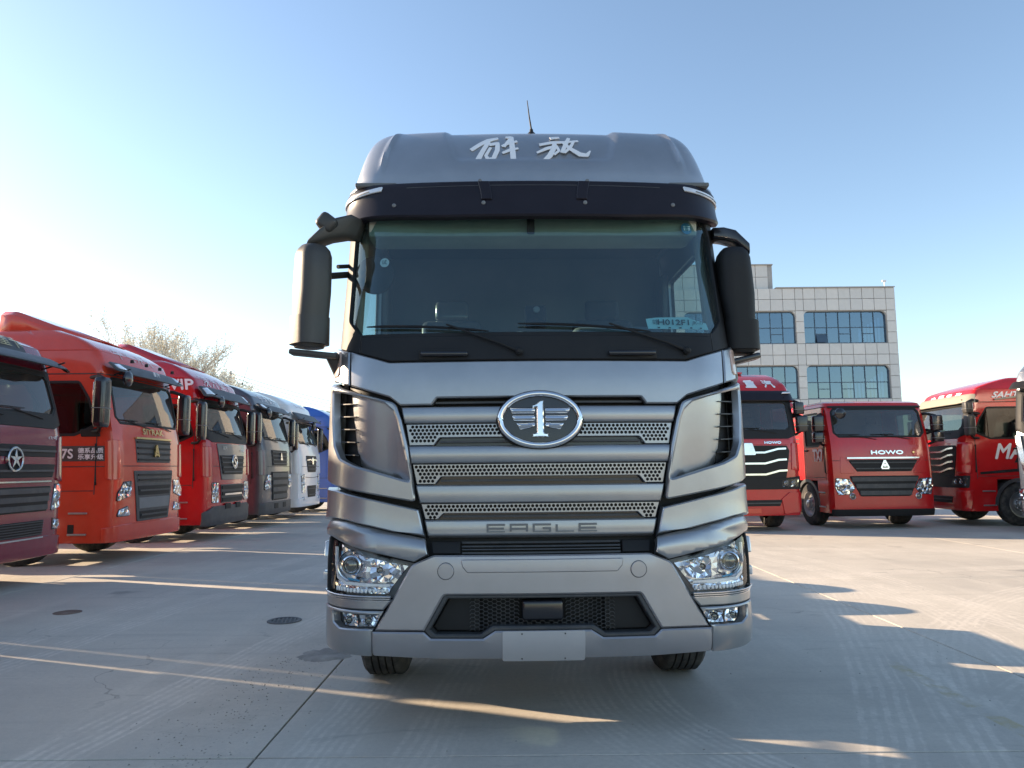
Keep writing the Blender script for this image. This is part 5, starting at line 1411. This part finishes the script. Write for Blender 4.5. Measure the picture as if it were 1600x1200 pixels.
def truck_right_low():
    K = cab_skin(2.90, 3.05, rake=.26, roof_rake=.3, waist=2.0)
    t = Truck('low-roofed red truck with large headlamps facing the camera on the right', (8.80, 17.55, 0), 3, 'red_paint', K, 2.90, 3.05, corner=False, group='red trucks on the right', waist=1.95)
    y = lambda v, z=1.8: K.sy(v, z)
    t.write('HOWO', .10, 1.79, .78, .085, 'grille_chrome', .02, bold=.008)
    t.P('side_badge', [(.72, 1.79), (.76, 1.75), (.80, 1.79), (.76, 1.83)], 'gold', .02)
    g_ = t.grille(fillet([(-.66, 1.34), (.66, 1.34), (.86, 1.62), (-.86, 1.62)], .04), 2, 'black', 'dark_grey')
    ribbon('chrome_trim', g_, K, [[(-.88 + 1.76 * k / 14, 1.66, .018) for k in range(15)]], 'grille_chrome', .035, .03)
    for st in ([(-.09, 1.42, .02), (0, 1.60, .024)], [(0, 1.60, .024), (.09, 1.42, .02)], [(-.09, 1.41, .016), (.09, 1.41, .016)], [(-.03, 1.48, .03), (.03, 1.48, .03)]): ribbon('emblem_bar', g_, K, [st], 'grille_chrome', .055, .03)
    t.grille(fillet([(-.60, .76), (.60, .76), (.86, 1.24), (-.86, 1.24)], .04), 3, 'black', 'dark_grey', .016, .05)
    t.lamps(fillet([(.74, .96), (.84, .82), (1.12, .80), (1.18, .98), (1.16, 1.18), (.86, 1.16)], .03), 2)
    for m in (1, -1): lens(t.T, K, m * .80, .76, .05, .012)
    t.P('bumper_shell', fillet([(-1.3, .30), (1.3, .30), (1.3, .46), (-1.3, .46)], .03), 'black', .02, .05)
    t.two('front_fold', fillet([(.70, 1.30), (.92, 1.66), (1.02, 1.70), (1.06, 1.30)], .03), 'red_paint', .012, .02)
    t.write('TX7', -y(.72, 1.7), 1.74, .50, .28, off=.016, bold=.014)
    for k in range(7): t.P('side_louvre', mir([(y(1.72), 2.05 + k * .11), (y(2.1), 2.05 + k * .11), (y(2.1), 2.08 + k * .11), (y(1.72), 2.08 + k * .11)]), 'chassis', .006, .006, 0)
    t.P('roof_edge', [(-1.15, 2.87), (1.15, 2.87), (1.15, 2.92), (-1.15, 2.92)], 'black', .02, .03)
    for m in (1, -1):
        t.mirror(m, 2.30, 2.68, .10, 1.34, .26, .18); t.mirror(m, 2.04, 2.28, .10, 1.36, .24, .18)
    t.front_mirror(-.98, 2.66)
    return t
def truck_right_side():
    K = cab_skin(3.0, 3.62, roof_rake=.9)
    t = Truck('red tractor truck seen from the side with big white letters on its door', (10.95, 19.25, 0), -93, 'red_paint', K, 3.0, 3.62, corner=False, pillars='black', group='red trucks on the right')
    y = lambda v, z=1.8: K.sy(v, z)
    chevrons(t, 1.20, 1.96, 1.0, 4, .021)
    t.P('lamp_band', fillet([(-1.3, .92), (1.3, .92), (1.34, 1.22), (.9, 1.20), (-.9, 1.20), (-1.34, 1.22)], .03), 'black', .022)
    t.lamps(fillet([(.80, .98), (1.24, .98), (1.28, 1.16), (.84, 1.14)], .02), 2)
    t.grille([(-.70, .54), (.70, .54), (.76, .70), (-.76, .70)], 1, 'black', 'dark_grey')
    t.two('front_cheek', fillet([(1.0, 1.30), (1.36, 1.24), (1.42, 2.02), (1.06, 2.02)], .06), 'red_paint', .06, .07, .03)
    t.two('bumper_fold', fillet([(.80, .40), (1.3, .40), (1.4, .86), (.95, .84)], .03), 'red_paint', .03, .05)
    t.visor(2.96, 3.20, .12, .04, 'tan_cover', 1.3, wrap=.02)
    for k, ch in enumerate('中国重汽'): t.write(ch, -.55 + k * .40, 3.20, .24, .15, bold=.008)
    t.write('MAX', y(1.36, 1.75), 1.80, .98, .36, off=.016, bold=.012, shear=.25)
    t.write('SAHTIN', y(1.35, 3.2), 3.18, 1.0, .14, off=.02, bold=.008, shear=.3)
    for m in (1, -1):
        q = (lambda p: p) if m > 0 else mir
        t.P('door_groove', q([(y(.45, 1.3), 1.24), (y(2.1, 1.3), 1.36), (y(2.1, 1.3), 1.44), (y(.45, 1.3), 1.30)]), 'black', .008, .01, 0)
        t.P('grab_pocket', q([(y(1.28), 1.52), (y(1.52), 1.52), (y(1.52), 1.64), (y(1.34), 1.64)]), 'black', .010, .01, 0)
        t.mirror(m, 2.18, 2.68, .10, 1.30, .24, .18, 'mirror_shell'); t.mirror(m, 2.72, 3.0, .10, 1.28, .2, .18, 'mirror_shell')
        P_ = [K.at(m * y(.95, 3.1), 3.06, .03), K.at(m * y(1.5, 3.1), 3.12, .10), K.at(m * y(2.1, 3.1), 3.10, .06)]
        tube('rain_guard', P_, [.02, .03, .02], 'tan_cover', t.T, 6)
    return t
def truck_right_edge():
    K = cab_skin(3.1, 3.9)
    t = Truck('black-fronted tractor truck with silver corner, cut off by the right picture edge', (11.72, 15.15, 0), -50, 'silver', K, 3.1, 3.9, corner=False, pillars='black', group=None)
    t.P('front_panel', fillet([(-.98, 1.0), (.98, 1.0), (1.12, 2.1), (-1.12, 2.1)], .06), 'dark_grey', .016)
    t.grille([(-.85, 1.05), (.85, 1.05), (.98, 1.95), (-.98, 1.95)], 8, 'black', 'dark_grey', .03)
    t.two('front_blade', fillet([(.96, 1.0), (1.06, 1.0), (1.22, 2.1), (1.12, 2.12)], .02), 'silver_bright', .05, .05)
    t.lamps(fillet([(.80, .72), (1.2, .72), (1.24, .95), (.84, .95)], .02), 2)
    t.visor(3.05, 3.28, .25, .1, 'black', 1.2)
    t.mirror(1, 2.1, 2.9, .06, 1.30, .24, .18)
    return t
def truck_behind():
    K = cab_skin(2.95, 3.55, roof_rake=1.2)
    t = Truck('red truck roof rising behind the low-roofed red truck', (9.35, 24.0, 0), 12, 'red_paint', K, 2.95, 3.55, group='red trucks on the right', deflector=.40)
    t.grille([(-.66, 1.34), (.66, 1.34), (.86, 1.82), (-.86, 1.82)], 3, 'black', 'dark_grey')
    t.lamps(fillet([(.74, .86), (1.12, .80), (1.16, 1.18), (.86, 1.16)], .03), 2)
    for m in (1, -1): t.mirror(m, 2.1, 2.9, .06, 1.34, .2, .16)
    return t
t2 = truck_orange(); t1 = truck_burgundy(); t3 = truck_crimson(); t4 = truck_slate(); t5 = truck_white(); t6 = truck_blue()
truck_right_tall(); truck_right_low(); truck_right_side(); truck_right_edge(); truck_behind()
# the left row goes on towards the camera, outside the frame: these throw the shade over the foreground
for src, yy, lab in ((t3, 5.92, 'crimson truck next nearer in the left row, just outside the picture'), (t2, 2.5, 'orange-red truck second nearer in the left row, outside the picture'), (t1, -.8, 'burgundy truck third nearer in the left row, outside the picture'), (t3, -4.3, 'crimson truck last in the left row, beside and behind the camera')):
    c = copy_tree(src.T); c.location = (LX, yy, 0); c['label'] = lab; c['group'] = 'trucks parked in the left row'

# ---------------------------------------------------------------- office building
def office():
    Y = 53.0
    B = empty('office_building', (20, Y, 0), 0, 'grey clad office building with blue ribbon windows behind the red trucks', 'building')
    X0, X1, ZT = -13.4, 8.12, 14.4          # local to x = 20
    bm = bmesh.new()
    rows = [(12.68, 10.31), (8.66, 6.23), (4.6, 2.2)]
    wins = [(1.42, 7.48, 7), (-7.32, .82, 9), (-12.6, -7.95, 5)]
    def bx(x0, x1, z0, z1, y0, y1): add_box(bm, ((x0 + x1) / 2, (y0 + y1) / 2, (z0 + z1) / 2), (x1 - x0, y1 - y0, z1 - z0))
    bx(X0, X1, 0, ZT - .02, 3.0, 14.0)                     # body behind
    zs = [0.] ; 
    for (a, b) in rows[::-1]: zs += [b, a]
    zs.append(ZT)
    for i in range(0, len(zs), 2): bx(X0, X1, zs[i], zs[i + 1], .10, 2.99)
    xs = [X0]
    for (a, b, n) in sorted(wins): xs += [a, b]
    xs.append(X1)
    for (a, b) in rows:
        for i in range(0, len(xs), 2): bx(xs[i], xs[i + 1], b + .001, a - .001, .10, 2.98)
    bx(X0, -.62, ZT + .001, 16.25, .4, 9.0)
    bm_obj('wall', bm, 'clad_joint', B, smooth=False)
    # cladding panels, one by one
    rr = random.Random(9)
    def clad(x0, x1, z0, z1, yy=0.):
        box('cladding_panel', ((x0 + x1) / 2, yy + .05 + rr.uniform(-.006, .006), (z0 + z1) / 2), (x1 - x0 - .035, .10, z1 - z0 - .035), 'clad' if rr.random() < .6 else 'clad_b', B, None, .004, 1)
    cols = []
    x = X1
    cols = [X1, 7.48]
    while x > 1.43 and len(cols) < 9: x = 7.48 - (len(cols) - 1) * (7.48 - 1.42) / 7; cols.append(x)
    cols += [.82]
    x = .82
    while x - .904 > X0: x -= .904; cols.append(x)
    cols.append(X0); cols = sorted(set(round(c, 3) for c in cols))
    bands = [(ZT - .82, ZT), (12.72, ZT - .82), (9.45, 10.27), (8.70, 9.45), (5.4, 6.19), (4.64, 5.4), (1.1, 2.16), (0.05, 1.1)]
    for i in range(len(cols) - 1):
        for (a, b) in bands: clad(cols[i], cols[i + 1], a, b)
        for (a, b) in rows:
            if not any(cols[i] > w0 - .05 and cols[i + 1] < w1 + .05 for (w0, w1, n) in wins):
                for q in range(3): clad(cols[i], cols[i + 1], b - .04 + (a - b + .08) * q / 3, b - .04 + (a - b + .08) * (q + 1) / 3)
    for i in range(len(cols) - 1):
        if cols[i + 1] <= -.60:
            for q in range(2): clad(cols[i], cols[i + 1], ZT + .92 * q + .02, ZT + .92 * (q + 1) + .02, .30)
    for (x0, x1, zz, yy) in ((X0, -.6, 16.27, .25), (-.56, X1 + .05, ZT + .04, -.05)): box('coping', ((x0 + x1) / 2, yy + .3, zz), (x1 - x0, .7, .09), 'clad_joint', B, None, .02)
    # right hand side wall
    for q in range(9):
        for k in range(12):
            box('cladding_panel', (X1 + .05, .1 + k * 1.15 + .58, .8 + q * 1.6), (.1, 1.11, 1.56), 'clad', B, None, .004, 1)
    # windows: frame, panes, sashes, blinds, room behind
    for (w0, w1, n) in wins:
        for ri, (a, b) in enumerate(rows):
            W = box('window', ((w0 + w1) / 2, .30, (a + b) / 2), (w1 - w0, .05, .06), 'frame_blue', B, None, .005, 1)
            pw = (w1 - w0) / n; mid = b + (a - b) * .5
            for (cx, cz, sx, sz) in (((w0 + w1) / 2, a - .03, w1 - w0, .07), ((w0 + w1) / 2, b + .03, w1 - w0, .07), (w0 + .03, (a + b) / 2, .07, a - b), (w1 - .03, (a + b) / 2, .07, a - b)):
                box('frame_bar', (cx, .292, cz), (sx, .08, sz), 'frame_blue', W, None, .006, 1)
            for k in range(1, n): box('mullion', (w0 + k * pw, .286, (a + b) / 2), (.05, .08, a - b - .15), 'frame_blue', W, None, .005, 1)
            for k in range(n):
                for (z0, z1) in ((b + .06, mid - .03), (mid + .03, a - .06)):
                    V = [(w0 + k * pw + .02, .30, z0), (w0 + (k + 1) * pw - .02, .30, z0), (w0 + (k + 1) * pw - .02, .30, z1), (w0 + k * pw + .02, .30, z1)]
                    o = mesh_obj('pane', [(x_ - w0 - k * pw, 0, z_ - z0) for x_, y_, z_ in V], [(0, 1, 2, 3)], 'office_pane', W, smooth=False)
                    o.location = (w0 + k * pw, .30, z0); o.rotation_euler = (R(rr.uniform(-.5, .5)), 0, R(rr.uniform(-.6, .6)))
                if k % 2 == 1:
                    zq = b + (a - b) * .30
                    op = (ri == 0 and k == 1)
                    box('sash_bar', (w0 + (k + .5) * pw, .286, zq), (pw - .05, .07, .05), 'frame_blue', W, None, .005, 1)
                    if op: box('open_sash', (w0 + (k + .5) * pw, .18, (zq + b) / 2), (pw - .1, .02, zq - b - .08), 'frame_blue', W, rxyz(x=-18), .004, 1)
            # corner fillets
            for (cx, sx) in ((w0, 1), (w1, -1)):
                r_ = .35; V = [(cx, a)] + [(cx + sx * (r_ - r_ * math.cos(R(q * 15))), a - r_ + r_ * math.sin(R(q * 15))) for q in range(7)]
                rings = [[(x_, yy, z_) for x_, z_ in V] for yy in (.05, .28)]
                loft('rounded_corner', rings, 'clad', W)
            box('room_back', ((w0 + w1) / 2, 2.6, (a + b) / 2), (w1 - w0, .05, a - b), 'room', W)
            box('ceiling_soffit', ((w0 + w1) / 2, 1.5, a - .03), (w1 - w0, 2.2, .04), 'room', W)
            if w0 > 0:
                for k in range(6 + 4 * (ri == 1)):
                    xx = w1 - .35 - k * .26 - (.15 if k > 4 else 0)
                    hh = (a - b) * (.80 - .07 * k) if k < 6 else (a - b) * .45
                    box('curtain', (xx, .60, b + hh / 2 + .05), (.13 + .05 * rr.random(), .05, hh), 'curtain', W, None, .01, 1)
    mast = tube('roof_camera', [(X1 - .4, .5, ZT), (X1 - .4, .5, ZT + .55)], .035, 'white_decal', B, 6)
    box('camera_head', (X1 - .45, .45, ZT + .6), (.3, .16, .14), 'white_decal', mast, None, .03)
    return B
office()
def warehouse():
    B = empty('warehouse', (-17, 72, 0), 0, 'low grey-green shed beyond the end of the left truck row', 'building')
    box('wall', (0, 5, 3.3), (14, 10, 6.6), 'warehouse_wall', B)
    V = [(-7.2, -.2, 6.6), (7.2, -.2, 6.6), (7.2, 5, 7.5), (-7.2, 5, 7.5), (7.2, 10.2, 6.6), (-7.2, 10.2, 6.6)]
    mesh_obj('roof', V, [(0, 1, 2, 3), (3, 2, 4, 5)], 'dark_grey', B, smooth=False)
    for k in range(4):
        w = box('door', (-5.2 + k * 3.4, -.03, 2.0), (2.4, .06, 4.0), 'grey_plastic', B); box('door_rail', (-5.2 + k * 3.4, -.09, 4.1), (2.6, .06, .15), 'dark_grey', w)
warehouse()
# ---------------------------------------------------------------- trees
def tree(name, loc, h, spread, seed, label, blossom=True, levels=5, lean=0.):
    T = empty(name, loc, 0, label, 'tree', None)
    rr = random.Random(seed); V, F_ = [], []; LV, LF = [], []
    tv, tf = tube_data([(0, 0, -.1), (.05, 0, h * .14), (.02, .05, h * .26)], [h * .024, h * .018, h * .015], 9)
    mesh_obj('trunk', tv, tf, 'wood_bark', T, angle=60)
    def leafq(p):
        n = rr.randint(3, 6)
        for _ in range(n):
            c = p + Vector((rr.gauss(0, .10), rr.gauss(0, .10), rr.gauss(0, .10))); s = rr.uniform(.025, .06)
            a = Vector((rr.uniform(-1, 1), rr.uniform(-1, 1), rr.uniform(-1, 1))).normalized(); b = a.orthogonal().normalized()
            i0 = len(LV); LV.extend([c - a * s, c + b * s * .7, c + a * s, c - b * s * .7]); LF.append((i0, i0 + 1, i0 + 2, i0 + 3))
    def grow(p, d, l, r, lev):
        pts = [p]; q = p.copy(); dd = d.copy()
        for k in range(3):
            dd = (dd + Vector((rr.gauss(0, .12), rr.gauss(0, .12), rr.gauss(.06, .08)))).normalized(); q = q + dd * l / 3; pts.append(q.copy())
        tv, tf = tube_data(pts, [r, r * .85, r * .7, r * .55], 5 if lev > 2 else 3)
        i0 = len(V); V.extend(tv); F_.extend([tuple(i + i0 for i in f) for f in tf])
        if lev == 0 or lev == 1:
            if blossom:
                for z in pts[1:]: leafq(z)
        if lev == 0: return
        for k in range(rr.randint(3, 4)):
            t = rr.uniform(.35, 1.); b = pts[min(3, int(t * 3) + 1)]
            ax = Vector((rr.gauss(0, 1), rr.gauss(0, 1), rr.gauss(.15, .5))).normalized()
            nd = (dd * .9 + ax * .62 * spread).normalized()
            if nd.z < -.1: nd.z *= -.5
            grow(b, nd, l * rr.uniform(.62, .82), r * .58, lev - 1)
    for k in range(5):
        a = 2 * math.pi * k / 5 + rr.uniform(-.3, .3)
        grow(Vector((.02, .05, h * (.18 + .02 * k))), Vector((math.cos(a) * .55 * spread, math.sin(a) * .55 * spread, 1)).normalized(), h * .25, h * .010, levels - 1)
    tag(mesh_obj('branches', V, F_, 'twig', T, smooth=False), kind='stuff')
    if blossom: tag(mesh_obj('crown', LV, LF, 'blossom', T, smooth=False), kind='stuff')
    return T
tree('blossom_tree', (-19.4, 41, 0), 10.8, .60, 3, 'pale blossoming tree with bare twigs above the crimson truck roof', levels=5)
tree('blossom_tree', (-17.2, 43, 0), 8.8, .5, 14, 'smaller pale blossoming tree, right of the larger one')
tree('bare_tree', (38.9, 60, 0), 9.4, .45, 21, 'small bare tree top above the red truck at right', False, 4)
# ---------------------------------------------------------------- cables
for k, (z0, z1) in enumerate(((9.15, 6.9), (8.8, 6.65), (8.45, 6.4), (8.0, 6.1))):
    P = [(-24 + 12 * i / 12, 62 + .2 * k, z0 + .6 - (z0 - z1 + 1.0) * (i / 12) - .25 * math.sin(math.pi * i / 12)) for i in range(13)]
    o = tube('power_cable', P, .022, 'cable', None, 4)
    tag(o, ['thin overhead cable above the white truck, topmost of four', 'thin overhead cable above the white truck, second from top', 'thin overhead cable above the white truck, third from top', 'thin overhead cable above the white truck, lowest of four'][k], 'cable', 'overhead cables')
for i, (x, zt_) in enumerate(((-24, 9.9), (-12, 6.9))):
    p = tube('utility_pole', [(x, 62.3, 0), (x, 62.3, zt_)], [.14, .10], 'grey_plastic', None, 10)
    tag(p, ['concrete utility pole carrying the cables, left end, behind the trucks', 'concrete utility pole carrying the cables, right end, behind the silver truck'][i], 'pole')
# ---------------------------------------------------------------- yard wall far behind
def yard_wall():
    Wl = empty('yard_wall', (5, 84, 0), 0, 'long low plastered wall closing the yard far behind the trucks', 'wall')
    for k in range(16):
        x = -60 + k * 8.
        box('wall_panel', (x + 4, 0, 1.2), (7.6, .2, 2.4), 'clad_b', Wl, None, .02)
        p_ = box('pillar', (x, 0, 1.35), (.42, .42, 2.7), 'clad', Wl, None, .02)
        box('cap', (x, 0, 2.74), (.54, .54, .1), 'clad_joint', p_, None, .02)
yard_wall()
